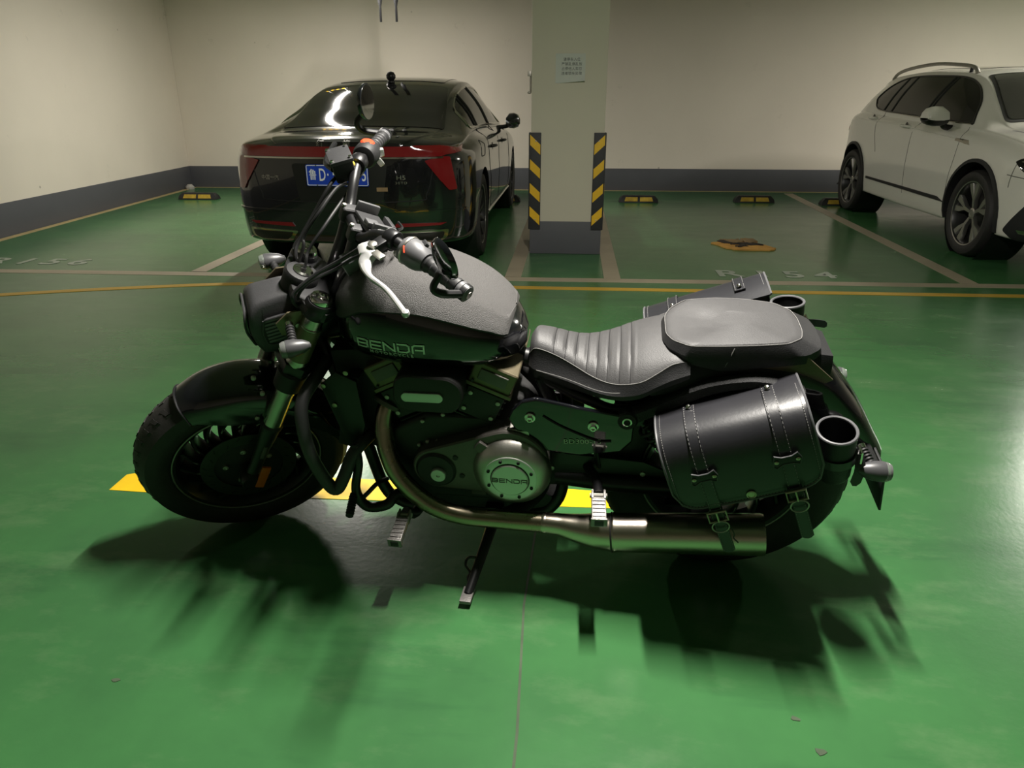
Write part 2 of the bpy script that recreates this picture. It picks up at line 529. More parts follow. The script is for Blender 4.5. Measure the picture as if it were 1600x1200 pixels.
def decal(bvh, poly, org, ax, ay, d, name, m, parent, off=0.003, step=0.04, thick=0.004, smooth=40, maxd=4.0):
    """Lay a polygon (2D, in the frame org/ax/ay) onto a surface along direction d, as a thin shell following it."""
    org, ax, ay, d = V(org), V(ax), V(ay), V(d).normalized()
    b = bmesh.new()
    vs = [b.verts.new((p[0], p[1], 0)) for p in poly]
    b.faces.new(vs)
    xs = [p[0] for p in poly]; ys = [p[1] for p in poly]
    x = math.ceil(min(xs) / step) * step
    while x < max(xs):
        bmesh.ops.bisect_plane(b, geom=b.verts[:] + b.edges[:] + b.faces[:], plane_co=(x, 0, 0), plane_no=(1, 0, 0))
        x += step
    y = math.ceil(min(ys) / step) * step
    while y < max(ys):
        bmesh.ops.bisect_plane(b, geom=b.verts[:] + b.edges[:] + b.faces[:], plane_co=(0, y, 0), plane_no=(0, 1, 0))
        y += step
    bad = []
    for v in b.verts:
        p0 = org + ax * v.co.x + ay * v.co.y
        hit = bvh.ray_cast(p0, d, maxd)
        if hit[0] is None:
            bad.append(v)
            near = bvh.find_nearest(p0 + d * 0.5)
            v.co = near[0] - d * off
        else:
            nn = hit[1] if hit[1].dot(d) < 0 else -hit[1]
            v.co = hit[0] + nn * off
    bmesh.ops.recalc_face_normals(b, faces=b.faces)
    # shell thickness towards the surface
    r = bmesh.ops.extrude_face_region(b, geom=b.faces[:])
    for e in r['geom']:
        if isinstance(e, bmesh.types.BMVert): e.co += d * thick
    bmesh.ops.recalc_face_normals(b, faces=b.faces)
    me = bpy.data.meshes.new(name)
    b.to_mesh(me); b.free()
    return link(name, me, m, parent, smooth)

def ribbon_on(bvh, pts, org, ax, ay, d, w, name, m, parent, off=0.0015, n=10, smooth=True):
    """Thin tube laid on a surface along a 2D path."""
    org, ax, ay, d = V(org), V(ax), V(ay), V(d).normalized()
    P = catmull([V((p[0], p[1], 0)) for p in pts], n) if smooth else [V((p[0], p[1], 0)) for p in pts]
    out = []
    for p in P:
        p0 = org + ax * p.x + ay * p.y
        h = bvh.ray_cast(p0, d, 4.0)
        if h[0] is not None: out.append(h[0] - d * off)
    g = G()
    if len(out) > 1: g.tube(out, w, 6)
    return g.obj(name, m, parent)

def rounded(poly, r, n=4):
    """Round the corners of a 2D polygon."""
    out = []
    m = len(poly)
    for i in range(m):
        p, a, b = V((*poly[i], 0)), V((*poly[i - 1], 0)), V((*poly[(i + 1) % m], 0))
        ra = min(r, (a - p).length * 0.45, (b - p).length * 0.45)
        s, e = p + (a - p).normalized() * ra, p + (b - p).normalized() * ra
        for k in range(n + 1):
            t = k / n
            q = s * (1 - t) ** 2 + p * 2 * t * (1 - t) + e * t * t
            out.append((q.x, q.y))
    return out
# ------------------------------------------------------------------ the garage
def struct(o):
    o['kind'] = 'structure'
    return o

XL0, XL1 = -5.715, -4.36      # left wall foot at the far corner and behind the camera
YB, YF = 10.76, -5.5
XR, HC = 10.5, 3.15
floor = struct(G().prism([(-6.2, YF, -0.12), (XR, YF, -0.12), (XR, 11.1, -0.12), (-6.2, 11.1, -0.12)], (0, 0, 0.12)).obj('floor', 'floor', smooth=0))
struct(G().prism([(-6.2, YB, 0), (XR, YB + 0.13, 0), (XR, 11.1, 0), (-6.2, 11.1, 0)], (0, 0, HC)).obj('wall_back', 'wall', smooth=0))
struct(G().prism([(XL0, YB, 0), (-6.2, YB, 0), (-6.2, YF, 0), (XL1, YF, 0)], (0, 0, HC)).obj('wall_left', 'wall', smooth=0))
struct(G().prism([(XR, YF, 0), (XR + 0.2, YF, 0), (XR + 0.2, 11.1, 0), (XR, 11.1, 0)], (0, 0, HC)).obj('wall_right', 'wall', smooth=0))
struct(G().prism([(-6.2, YF - 0.2, 0), (XR, YF - 0.2, 0), (XR, YF, 0), (-6.2, YF, 0)], (0, 0, HC)).obj('wall_front', 'wall', smooth=0))
struct(G().prism([(-6.2, YF, HC), (XR, YF, HC), (XR, 11.1, HC), (-6.2, 11.1, HC)], (0, 0, 0.15)).obj('ceiling', 'ceiling', smooth=0))
struct(G().prism([(XL0 + 0.006, YB - 0.006, 0), (XR, YB + 0.124, 0), (XR, YB + 0.14, 0), (XL0, YB + 0.02, 0)], (0, 0, 0.305)).obj('baseboard_back', 'skirt', bevel=0.002))
struct(G().prism([(XL0 + 0.006, YB, 0), (XL0 - 0.02, YB, 0), (XL1 - 0.02, YF, 0), (XL1 + 0.006, YF, 0)], (0, 0, 0.305)).obj('baseboard_left', 'skirt', bevel=0.002))

def paint(name, poly, m, h=0.0015):
    return G().prism([(p[0], p[1], 0.0002) for p in poly], (0, 0, h)).obj(name, m, floor, smooth=0)

def strip(name, pts, w, m, h=0.0015):
    P = [V((p[0], p[1], 0)) for p in pts]
    l, r = [], []
    for i, p in enumerate(P):
        d = (P[min(i + 1, len(P) - 1)] - P[max(i - 1, 0)]).normalized()
        n = V((-d.y, d.x, 0)) * (w / 2)
        l.append(p + n); r.append(p - n)
    g = G()
    for z in (0.0003, h):
        pass
    rows = [[q + V((0, 0, 0.0002)) for q in (a, b)] for a, b in zip(l, r)]
    top = [[a + V((0, 0, h)), b + V((0, 0, h))] for a, b in zip(l, r)]
    g.grid([[x[0][0], y[0], y[1], x[1][0]] if False else [x[0], y[0], y[1], x[1]] for x, y in zip(rows, top)])
    return g.obj(name, m, floor, smooth=0)

# painted lines: bay fronts, bay dividers, lane edge, wall foot lines
strip('bay_front_line', [(-5.15, 5.05), (-2.3, 5.10), (0, 5.115), (3.1, 5.17), (9.5, 5.3)], 0.115, 'white_line')
for a, b in (((-2.80, 5.16), (-2.84, 10.45)), ((-0.41, 5.17), (-0.41, 10.5)), ((0.315, 5.17), (0.33, 10.55)), ((2.83, 5.22), (3.03, 10.6))):
    strip('bay_divider_line', [a, b], 0.12, 'white_line', 0.0022)
strip('lane_edge_line', catmull([(-4.75, 3.98, 0), (-3.8, 4.37, 0), (-3.0, 4.64, 0), (-2.2, 4.825, 0), (-1.2, 4.855, 0), (0, 4.86, 0), (3.0, 4.89, 0), (9.5, 5.0, 0)], 6), 0.075, 'yellow_line', 0.0026)
strip('wall_foot_line', [(XL0 + 0.06, YB - 0.04), (XR, YB + 0.085)], 0.07, 'tan_line', 0.0019)
strip('wall_foot_line', [(XL0 + 0.06, YB - 0.07), (XL1 + 0.055, YF + 0.1)], 0.085, 'tan_line', 0.0016)
paint('yellow_floor_mark', [(-1.500, 1.971), (-1.354, 1.965), (-0.69, 1.974), (-0.08, 1.985), (0.26, 1.99), (0.24, 2.085), (-0.09, 2.105), (-0.73, 2.111), (-1.46, 2.098), (-1.502, 2.075)], 'yellow_mark')
strip('expansion_joint', [(-0.085, 0.4), (-0.078, 1.1), (-0.09, 1.5), (-0.075, 1.9), (-0.08, 2.6)], 0.006, 'joint', 0.001)

for cx, cy, r_ in ((0.525, 1.10, 0.016), (0.50, 1.18, 0.010), (1.95, 2.45, 0.020), (2.05, 2.62, 0.014), (2.12, 2.20, 0.012), (-0.98, 1.17, 0.008)):
    paint('paint_chip', [(cx + math.cos(k * 1.05) * r_ * random.uniform(.5, 1.5), cy + math.sin(k * 1.05) * r_ * random.uniform(.4, 1.0)) for k in range(6)], 'joint', 0.0012)

def floor_text(s, x, y, size, xs, spacing, shear, name='bay_number'):
    me = text_mesh(s, size, 0.0006, xs=xs, spacing=spacing, shear=shear, bold=0.006)
    o = link(name, me, 'grey_text', floor, 0)
    o.location = (x, y, 0.0018)
    return o

floor_text('R 1 5 4', 1.535, 5.41, 0.29, 1.12, 0.93, 0.0)
floor_text('R 1 5 6', -4.27, 5.41, 0.29, 1.10, 0.93, 0.0)

# concrete pillar between the bays
px0, px1, py0 = -0.335, 0.250, 6.075
pillar = struct(G().box(((px0 + px1) / 2, py0 + 0.31, HC / 2), (px1 - px0, 0.62, HC)).obj('pillar', 'pillar', bevel=0.006))
struct(G().box(((px0 + px1) / 2, py0 + 0.31, 0.135), (px1 - px0 + 0.010, 0.632, 0.27)).obj('baseboard_pillar', 'skirt', bevel=0.006))

def corner_guard(x, s, label):
    """rubber angle guard wrapping a pillar corner; s = +1 right corner, -1 left corner"""
    z0, z1, w, t = 0.205, 0.97, 0.082, 0.011
    e = empty('corner_guard', (x, py0, z0))
    tag(e, label, 'corner guard', 'striped rubber guards on the pillar corners')
    y = -t - 0.006
    X = t + 0.006
    g = G().prism([(-s * w, y, 0), (s * X, y, 0), (s * X, w, 0), (s * 0.006, w, 0), (s * 0.006, -0.006, 0), (-s * w, -0.006, 0)], (0, 0, z1 - z0))
    g.obj('rubber_angle', 'guard_black', e, bevel=0.004)
    pitch = 0.187
    for k in range(4):
        zc = 0.035 + k * pitch
        a, b = (-s * w * 0.93, s * 0.006)
        rise = 0.075
        hh = 0.078
        G().prism([(a, y - 0.0012, zc), (b, y - 0.0012, zc + rise), (b, y - 0.0012, zc + rise + hh), (a, y - 0.0012, zc + hh)], (0, 0.002, 0)).obj('yellow_stripe', 'guard_yellow', e, smooth=0)
        xx = s * (X + 0.0012)
        G().prism([(xx, 0.0, zc + rise), (xx, w * 0.93, zc), (xx, w * 0.93, zc + hh), (xx, 0.0, zc + rise + hh)], (-s * 0.002, 0, 0)).obj('yellow_stripe', 'guard_yellow', e, smooth=0)
    for zz in (0.08, 0.70):
        G().lathe([(0.006, 0), (0.005, 0.003), (0.001, 0.004)], (-s * 0.04, y, zz), (0, -1, 0), 10).obj('screw', 'galv', e)
corner_guard(px0, -1, 'yellow and black striped rubber guard on the pillar corner beside the sedan')
corner_guard(px1, 1, 'yellow and black striped rubber guard on the pillar corner facing the empty bay')

# paper notice taped to the pillar
nt_ = empty('notice', (-0.035, py0 - 0.001, 1.44))
tag(nt_, 'white paper notice with grey printed lines stuck to the pillar', 'notice')
rows = []
for i in range(13):
    r = []
    for j in range(17):
        u, v = j / 16, i / 12
        cur = max(0, 0.28 - v) * max(0, u - 0.2) * 0.13
        r.append((-0.115 + 0.23 * u, -0.002 - cur, -0.105 + 0.21 * v + cur * 0.5))
    rows.append(r)
G().grid(rows).obj('sheet', 'paper', nt_, solid=0.0006)
for k, s in enumerate(('请停车入位', '严禁乱停乱放', '占停他人车位', '违者锁车处理')):
    me = text_mesh(s, 0.026, 0.0003, spacing=1.05)
    me.transform(Matrix.Rotation(R(90), 4, 'X'))
    o = link('printed_line', me, 'ink', nt_, 0)
    o.location = (0.01, -0.0045, 0.062 - k * 0.033)

# small steel bracket on the pillar's flank
g = G()
g.box((px0 - 0.018, py0 + 0.10, 1.405), (0.036, 0.05, 0.035))
g.tube([(px0 - 0.004, py0 + 0.10, 1.40), (px0 - 0.012, py0 + 0.10, 1.38), (px0 - 0.012, py0 + 0.10, 1.28), (px0 - 0.022, py0 + 0.10, 1.266), (px0 - 0.034, py0 + 0.10, 1.272)], 0.009, 8, 4)
br = g.obj('wall_bracket', 'galv', bevel=0.002)
tag(br, 'small grey steel hook bracket on the left flank of the pillar', 'bracket')

# wheel stops
def wheel_stop(x, y, L, rz, label):
    e = empty('wheel_stop', (x, y, 0))
    e.rotation_euler.z = rz
    tag(e, label, 'wheel stop', 'rubber wheel stops in the bays')
    w, h = 0.15, 0.085
    prof = lambda hx, sl: [(hx, -w / 2, 0), (hx - sl * 0.2, -w / 2 + 0.02, h * 0.55), (hx - sl, -w / 2 + 0.045, h), (hx - sl, w / 2 - 0.045, h), (hx - sl * 0.2, w / 2 - 0.02, h * 0.55), (hx, w / 2, 0)]
    a, b = prof(L / 2, 0.05), [(-p[0], p[1], p[2]) for p in prof(L / 2, 0.05)]
    G().loft([a, b]).obj('rubber_block', 'rubber', e, bevel=0.006)
    for q in (-1, 1):
        G().prism([(q * 0.015, -0.071, 0.018), (q * (L / 2 - 0.07), -0.071, 0.018), (q * (L / 2 - 0.085), -0.052, 0.062), (q * 0.015, -0.052, 0.062)], (0, 0.012, 0.004)).obj('reflector_strip', 'stop_yellow', e, smooth=0)
wheel_stop(-4.90, 9.36, 0.52, 0.0, 'rubber wheel stop alone in the far left bay by the wall corner')
wheel_stop(0.86, 9.52, 0.50, 0.0, 'rubber wheel stop in the empty bay, nearest the pillar')
wheel_stop(2.33, 9.62, 0.50, 0.0, 'rubber wheel stop in the empty bay, nearest the white SUV')
wheel_stop(-0.90, 9.43, 0.50, 0.0, 'rubber wheel stop against the front tyre of the black sedan')
wheel_stop(3.38, 9.44, 0.56, 0.0, 'rubber wheel stop against the rear tyre of the white SUV')

# torn orange board lying in the empty bay: ragged layers
def ragged(cx, cy, pts, z, t, name, m, parent, tilt=0.0):
    g = G()
    ring = []
    n = len(pts)
    for i in range(n):
        a, b = V((pts[i][0] * .68, pts[i][1], 0)), V((pts[(i + 1) % n][0] * .68, pts[(i + 1) % n][1], 0))
        for k in range(4):
            p = a.lerp(b, k / 4)
            if k: p += V((random.uniform(-.012, .012), random.uniform(-.014, .014), 0))
            ring.append(p)
    lo = [V((p.x, p.y, z)) for p in ring]
    cen = sum((p for p in ring), V()) / len(ring)
    hi = [V((p.x, p.y, z + t + tilt * (p.x + p.y) + random.uniform(0, .006))) for p in ring]
    mid = [cen.lerp(V((p.x, p.y, 0)), 0.55) + V((0, 0, z + t + 0.006 + random.uniform(0, .008))) for p in ring]
    g.loft([lo, hi, mid])
    return g.obj(name, m, parent, smooth=25)
bd = empty('torn_board', (1.52, 6.50, 0))
tag(bd, 'torn orange and brown board lying in the empty bay', 'debris')
ragged(0, 0, [(-.36, .14), (-.21, .24), (.16, .26), (.30, .10), (.40, -.09), (.30, -.17), (-.13, -.16), (-.22, -.10)], 0.001, 0.008, 'bottom_sheet', 'card_orange', bd)
ragged(0, 0, [(-.24, .20), (.02, .23), (.05, .12), (-.04, .05), (-.16, .07)], 0.017, 0.012, 'torn_layer', 'card_brown', bd, 0.01)
ragged(0, 0, [(.05, .24), (.20, .24), (.24, .12), (.12, .05), (.07, .10)], 0.017, 0.014, 'torn_layer', 'card_brown', bd, 0.01)
ragged(0, 0, [(-.12, .05), (.14, .06), (.28, .02), (.24, -.02), (.0, .0), (-.13, .01)], 0.016, 0.007, 'torn_edge', 'card_dark', bd)
ragged(0, 0, [(-.27, .19), (-.21, .20), (-.10, .06), (-.16, .05)], 0.016, 0.007, 'torn_edge', 'card_dark', bd)
ragged(0, 0, [(-.10, -.04), (.04, -.03), (.06, -.08), (-.08, -.09)], 0.014, 0.006, 'torn_edge', 'card_dark', bd)

# plaster crumb at the wall corner
cr = G().lathe([(0.001, 0.0), (0.06, 0.0), (0.065, 0.03), (0.035, 0.065), (0.001, 0.07)], (XL0 + 0.11, YB - 0.28, 0), (0, 0, 1), 9).obj('plaster_crumb', 'debris', smooth=20)
tag(cr, 'pale lump of plaster on the floor in the wall corner', 'debris')

# two steel hanger tips and a striped pipe end just under the ceiling beyond the sedan
for i, (x, s) in enumerate(((-2.13, 1), (-1.955, -1))):
    e = empty('ceiling_hanger', (x, 8.6, HC))
    tag(e, ('dark steel hanger strap hanging from the ceiling, the left of the pair above the sedan', 'dark steel hanger strap hanging from the ceiling, the right of the pair above the sedan')[i], 'hanger', 'steel hanger straps above the sedan')
    G().prism([(-.026, 0, 0), (.026, 0, 0), (.026, 0, -.93), (.012, 0, -.99), (.012, 0, -1.14), (-.012, 0, -1.14), (-.012, 0, -.99), (-.026, 0, -.93)], (0, .012, 0)).obj('strap', 'satin_black', e, bevel=0.002)
    G().bar((s * .016, -.003, -1.0), (s * .016, -.003, -1.13), 0.008, 0.014).obj('highlight_bar', 'chrome', e, bevel=0.002)  # chrome bar standing in for the white highlight on the strap
pe = empty('striped_pipe', (-2.85, 8.6, 2.32))
tag(pe, 'yellow and black striped bumper pipe hung across the bay above the sedan', 'pipe')
for k in range(9):
    G().lathe([(0.035, 0), (0.035, 0.0415)], (-.19 + k * .0415, 0, 0), (1, 0, 0), 20).obj('band', 'guard_yellow' if k % 2 else 'guard_black', pe)
for s in (-.13, .13):
    G().tube([(s, 0, .03), (s, 0, HC - 2.32)], 0.005, 8).obj('hanger_wire', 'galv', pe)

# lamps
for x, y, z, tl_, w, lab in LAMPS:
    hl_ = tl_ / 2 + .02
    e = empty('ceiling_lamp', (x, y, z))
    tag(e, lab, 'lamp', 'fluorescent battens under the ceiling')
    G().prism([(-.05, -hl_ - .02, .02), (.05, -hl_ - .02, .02), (.03, -hl_ - .02, .07), (-.03, -hl_ - .02, .07)], (0, 2 * hl_ + .04, 0)).obj('housing', 'lamp_white', e, bevel=0.003)
    G().tube([(0, -tl_ / 2, 0), (0, tl_ / 2, 0)], 0.013, 12).obj('tube', 'tube_glow', e)
    for s in (-1, 1):
        G().box((0, s * hl_, .004), (.03, .02, .045)).obj('tube_socket', 'lamp_white', e, bevel=0.003)
        G().tube([(0, s * tl_ * .38, .07), (0, s * tl_ * .38, HC - z)], 0.004, 6).obj('hanger_rod', 'galv', e)
    ld = bpy.data.lights.new('tube_light', 'AREA')
    ld.shape = 'RECTANGLE'; ld.size = 0.05; ld.size_y = tl_
    ld.energy = w
    ld.color = (1.0, 0.95, 0.87)
    lo = bpy.data.objects.new('tube_light', ld)
    COL.objects.link(lo)
    lo.parent = e
    lo.location = (0, 0, -.016)
# ------------------------------------------------------------------ motorcycle
# frame of the parked motorcycle: x forward, y to its left, z up; leaning on the side stand
B_HEAD, B_LEAN = -0.0669, 0.1872
RR, RW = 0.322, 0.15                       # rear tyre radius, width
FR_, FW_ = 0.2884, 0.131                   # front tyre radius, width
WB, RAKE, STEER, TRAIL = 1.3218, 0.4998, 0.5708, 0.0685
_fw = V((-math.cos(B_HEAD), -math.sin(B_HEAD), 0))
_lf = V((math.sin(B_HEAD), -math.cos(B_HEAD), 0))
_up = V((0, 0, 1)) * math.cos(B_LEAN) + _lf * math.sin(B_LEAN)
_ax = _lf * math.cos(B_LEAN) - V((0, 0, 1)) * math.sin(B_LEAN)
BM = Matrix((_fw, _ax, _up)).transposed()
BO = V((0.4109, 1.7747, 0.0013))
BIKE_MW = Matrix.Translation(BO) @ BM.to_4x4()
U = V((-math.sin(RAKE), 0, math.cos(RAKE)))      # steering axis, upwards
NN = V((math.cos(RAKE), 0, math.sin(RAKE)))      # square to it, forwards
WC = V((WB, 0, FR_))                             # front axle
S0 = WC - NN * TRAIL
SQ = Matrix.Rotation(STEER, 3, U)
STEER_MW = Matrix.Translation(S0) @ SQ.to_4x4() @ Matrix.Translation(-S0)

_cF = V((-math.sin(CAM_YAW) * math.cos(CAM_PITCH), math.cos(CAM_YAW) * math.cos(CAM_PITCH), -math.sin(CAM_PITCH)))
_cR = V((math.cos(CAM_YAW), math.sin(CAM_YAW), 0))
_cU = _cR.cross(_cF)
_cC = V((0, 0, CAM_H))
def sight(px, py):
    return _cF + _cR * ((px - 800) / CAM_F) - _cU * ((py - 600) / CAM_F)
def B(px, py, y):
    """measured photo point -> motorcycle coordinates, for a point lying y metres left of the centre plane"""
    d = sight(px, py)
    n = BM @ V((0, 1, 0))
    c = BO + n * y
    return BM.transposed() @ (_cC + d * (n.dot(c - _cC) / n.dot(d)) - BO)
def S(px, py, y):
    """the same in the coordinates of the steered front end"""
    d = sight(px, py)
    n = BM @ (SQ @ V((0, 1, 0)))
    c = BO + BM @ (S0 + SQ @ (V((0, y, 0)) - V((0, S0.y, 0))))
    v = BM.transposed() @ (_cC + d * (n.dot(c - _cC) / n.dot(d)) - BO)
    return S0 + SQ.transposed() @ (v - S0)
def BP(l, y): return [B(a, b, y) for a, b in l]

bike = empty('motorcycle', mw=BIKE_MW)
tag(bike, 'black cruiser motorcycle with leather seat leaning on its side stand', 'motorcycle')

def part(g, name, m, parent=bike, **k): return g.obj(name, m, parent, **k)
def spart(g, name, m, **k): return g.obj(name, m, bike, mw=STEER_MW, **k)

AXY = V((0, 1, 0))

# ---- wheels
def tyre_profile(Ro, W, ri):
    h = W / 2
    return [(ri, -h * .70), (ri + .012, -h * .86), (ri + (Ro - ri) * .45, -h), (Ro - (Ro - ri) * .28, -h * .90), (Ro - .016, -h * .66), (Ro - .004, -h * .34), (Ro, 0),
            (Ro - .004, h * .34), (Ro - .016, h * .66), (Ro - (Ro - ri) * .28, h * .90), (ri + (Ro - ri) * .45, h), (ri + .012, h * .86), (ri, h * .70)]

def tread(Ro, W, c, n):
    """short raised sipes on both shoulders and a centre zigzag"""
    g = G()
    h = W / 2
    def at(a, yy, lift):
        # radius of the crown at yy
        t = abs(yy) / h
        r = Ro - .0 - (0.004 * (t / .34) if t < .34 else 0.004 + .012 * (t - .34) / .32 if t < .66 else .016 + .03 * (t - .66) / .24) + lift
        return c + V((math.cos(a) * r, yy, math.sin(a) * r))
    da = 2 * math.pi / n
    for k in range(n):
        a = k * da
        for s in (-1, 1):
            for (y0, y1, a0, a1, wd) in ((.18, .48, .0, .34, .16), (.52, .84, .30, .62, .18)):
                p = [at(a + da * a0, s * h * y0, .0025), at(a + da * a1, s * h * y1, .0025), at(a + da * (a1 + wd + .12), s * h * y1, .0025), at(a + da * (a0 + wd + .22), s * h * y0, .0025)]
                q = [x + (c - V((x.x, c.y, x.z)) * 1 + V((0, c.y * 0, 0))).normalized() * .004 if False else x + (V((c.x, x.y, c.z)) - x).normalized() * .004 for x in p]
                g.loft([q, p])
    return g

def spoked_wheel(c, Ro, W, ri, name, n_sp, mw=None):
    h = W / 2 * .70
    g = G()
    g.ring([(ri + .003, -h - .006), (ri + .006, -h), (ri - .004, -h + .004), (ri - .018, -h * .55), (ri - .026, 0), (ri - .018, h * .55), (ri - .004, h - .004), (ri + .006, h), (ri + .003, h + .006), (ri - .010, h + .002), (ri - .024, h * .6), (ri - .034, 0), (ri - .024, -h * .6), (ri - .010, -h - .002)], c, AXY, 72)
    g.lathe([(.001, -.055), (.030, -.055), (.034, -.045), (.046, -.035), (.048, .03), (.034, .042), (.028, .055), (.001, .055)], c, AXY, 28)
    w = g.obj(name, 'wheel_dark', bike, mw=mw)
    t = G().ring(tyre_profile(Ro, W, ri), c, AXY, 96).obj('tyre', 'tyre', w)
    tread(Ro, W, c, 44).obj('tread_block', 'tyre', w, smooth=20)
    w.children[-1]['kind'] = 'stuff'
    for s in (-1, 1):
        G().tube([c + V((math.cos(a) * (ri - .001), s * (h + .006), math.sin(a) * (ri - .001))) for a in [2 * math.pi * k / 72 for k in range(72)]], .0022, 6, closed=True).obj('rim_edge', 'rim_edge', w)
    for k in range(n_sp):
        a = 2 * math.pi * k / n_sp
        pts = []
        for t_ in (0, .25, .5, .75, 1):
            r = .042 + (ri - .022 - .042) * t_
            aa = a + .55 * t_ * t_
            pts.append(c + V((math.cos(aa) * r, 0, math.sin(aa) * r)))
        P = catmull(pts, 3)
        rings = []
        for i, p in enumerate(P):
            d = (P[min(i + 1, len(P) - 1)] - P[max(i - 1, 0)]).normalized()
            s_ = d.cross(AXY)
            u = i / (len(P) - 1)
            wd, dp = .0075 + .001 * u, .020 + .016 * u
            rings.append([p + s_ * wd + AXY * dp * .7, p + s_ * wd * .4 + AXY * dp, p - s_ * wd * .4 + AXY * dp, p - s_ * wd + AXY * dp * .7, p - s_ * wd - AXY * dp * .7, p + s_ * wd - AXY * dp * .7])
        G().loft(rings).obj('spoke', 'wheel_dark', w)
        # machined outer tip of the spoke
        tip = P[-5:]
        G().tube([p + AXY * (.030) for p in tip], .0022, 6).obj('spoke_tip', 'rim_edge', w)
    return w

front_wheel = spoked_wheel(WC, FR_, FW_, .198, 'front_wheel', 18, STEER_MW)
rear_wheel = spoked_wheel(V((0, 0, RR)), RR, RW, .205, 'rear_wheel', 14)

def brake_disc(c, y, ro, ri, w, parent):
    g = G()
    g.ring([(ri, y - .002), (ro, y - .002), (ro, y + .002), (ri, y + .002)], c, AXY, 64)
    d = g.obj('brake_disc', 'disc_steel', parent)
    for k in range(20):
        a = 2 * math.pi * k / 20
        rm = (ro + ri) / 2 + (.006 if k % 2 else -.006)
        x = V((math.cos(a), 0, math.sin(a)))
        t = V((-math.sin(a), 0, math.cos(a)))
        p = c + x * rm + AXY * (y + .0022)
        G().bar(p - (x * .7 + t * .7) * .007, p + (x * .7 + t * .7) * .007, .004, .0012, AXY).obj('disc_slot', 'matte_black', parent, smooth=0)
    return d
brake_disc(WC, .058, .128, .092, .0, front_wheel)
g = G().lathe([(.001, .045), (.095, .050), (.095, .054), (.060, .056), (.040, .060), (.001, .060)], WC, AXY, 32)
g.obj('disc_carrier', 'matte_black', front_wheel)
for k in range(5):
    a = 2 * math.pi * k / 5 + .3
    G().lathe([(.008, .054), (.008, .062), (.004, .063), (.001, .061)], WC + V((math.cos(a) * .062, 0, math.sin(a) * .062)), AXY, 10).obj('disc_bolt', 'galv', front_wheel)
brake_disc(V((0, 0, RR)), -.07, .12, .085, 0, rear_wheel)

# ---- front fender: shell wrapped over the tyre
rows = []
for i in range(33):
    a = R(69 + (178 - 69) * i / 32)
    u = i / 32
    drop = interp(u, [0, .05, .18, .35, .6, 1], [.240, .232, .208, .198, .212, .262])
    rc = interp(u, [0, .12, .3, 1], [.300, .308, .314, .314])
    wf = interp(u, [0, .10, .25, 1], [.80, .93, 1, 1])
    row = []
    prof = [(drop, -.086), ((drop + rc - .05) / 2, -.088), (rc - .048, -.084), (rc - .022, -.066), (rc - .007, -.040), (rc, 0), (rc - .007, .040), (rc - .022, .066), (rc - .048, .084), ((drop + rc - .05) / 2, .088), (drop, .086)]
    for r, y in prof:
        row.append(WC + V((math.cos(a) * r, y * wf, math.sin(a) * r)))
    rows.append(row)
ff = spart(G().grid(rows), 'front_fender', 'gloss_black', solid=.003, smooth=50)
lip = [r for r in rows[0]]
G().tube(lip, .0032, 8, 3).obj('fender_lip', 'satin_black', ff)
for q, y in (((396, 591), .088), ((410, 615), .09), ((402, 653), .09)):
    p = S(*q, y)
    G().lathe([(.006, -.004), (.006, .003), (.003, .005)], p, AXY, 10).obj('fender_bolt', 'galv', ff)

# ---- fork legs
HALF = .0998
def leg_pt(s, y): return WC + U * s + V((0, y, 0))
for s in (1, -1):
    y = s * HALF
    o = leg_pt(0, y)
    up = G().lathe([(.0265, .34), (.0265, .425), (.0285, .43), (.0285, .445), (.027, .45), (.027, .552), (.0245, .555), (.0245, .585)], o, U, 28)
    fk = spart(up, 'fork_leg', 'fork_steel')
    G().lathe([(.0274, .452), (.0274, .550)], o, U, 28, cap=False).obj('fork_cover', 'engine_bronze', fk, solid=.001)
    G().lathe([(.030, .352), (.036, .356), (.037, .405), (.031, .410), (.0272, .410)], o, U, 28).obj('lower_clamp_boot', 'matte_black', fk)
    G().lathe([(.0205, .205), (.0245, .210), (.0245, .352)], o, U, 28).obj('lower_tube', 'fork_steel', fk)
    G().lathe([(.0275, .204), (.029, .214), (.0255, .220)], o, U, 28).obj('dust_seal', 'rubber', fk)
    g = G().lathe([(.026, .208), (.024, .17), (.019, .12), (.017, .05), (.019, .02)], o, U, 20)
    g.lathe([(.001, -.028 * s), (.026, -.028 * s), (.030, -.018 * s), (.030, .016 * s), (.024, .026 * s), (.001, .026 * s)], o, AXY, 20)
    g.obj('axle_lug', 'satin_black', fk)
    if s > 0:
        rp = leg_pt(.028, y) - NN * .022 + V((0, .024, 0))
        Rm = Matrix((U, AXY, U.cross(AXY))).transposed()
        G().box(rp, (.082, .008, .024), Rm).obj('orange_reflector', 'orange', fk, bevel=.003)
        G().bar(leg_pt(.165, y) + V((0, .018, 0)), leg_pt(.10, y) + V((0, .021, 0)), .010, .004, AXY).obj('leg_grey_bar', 'engine_grey', fk, bevel=.001)  # lighter grey bar along the black axle lug
    G().lathe([(.029, .583), (.033, .590), (.0335, .618), (.030, .626), (.001, .626)], o, U, 28).obj('top_clamp_ring', 'satin_black', fk)
    cp = G().lathe([(.026, .624), (.027, .632), (.024, .638), (.015, .639), (.014, .636), (.001, .636)], o, U, 32).obj('fork_cap', 'chrome', fk)
    G().lathe([(.010, .635), (.010, .643), (.005, .644), (.001, .641)], o, U, 6).obj('cap_bolt', 'chrome', fk)
for s in (1, -1):
    p = leg_pt(.352, s * HALF)

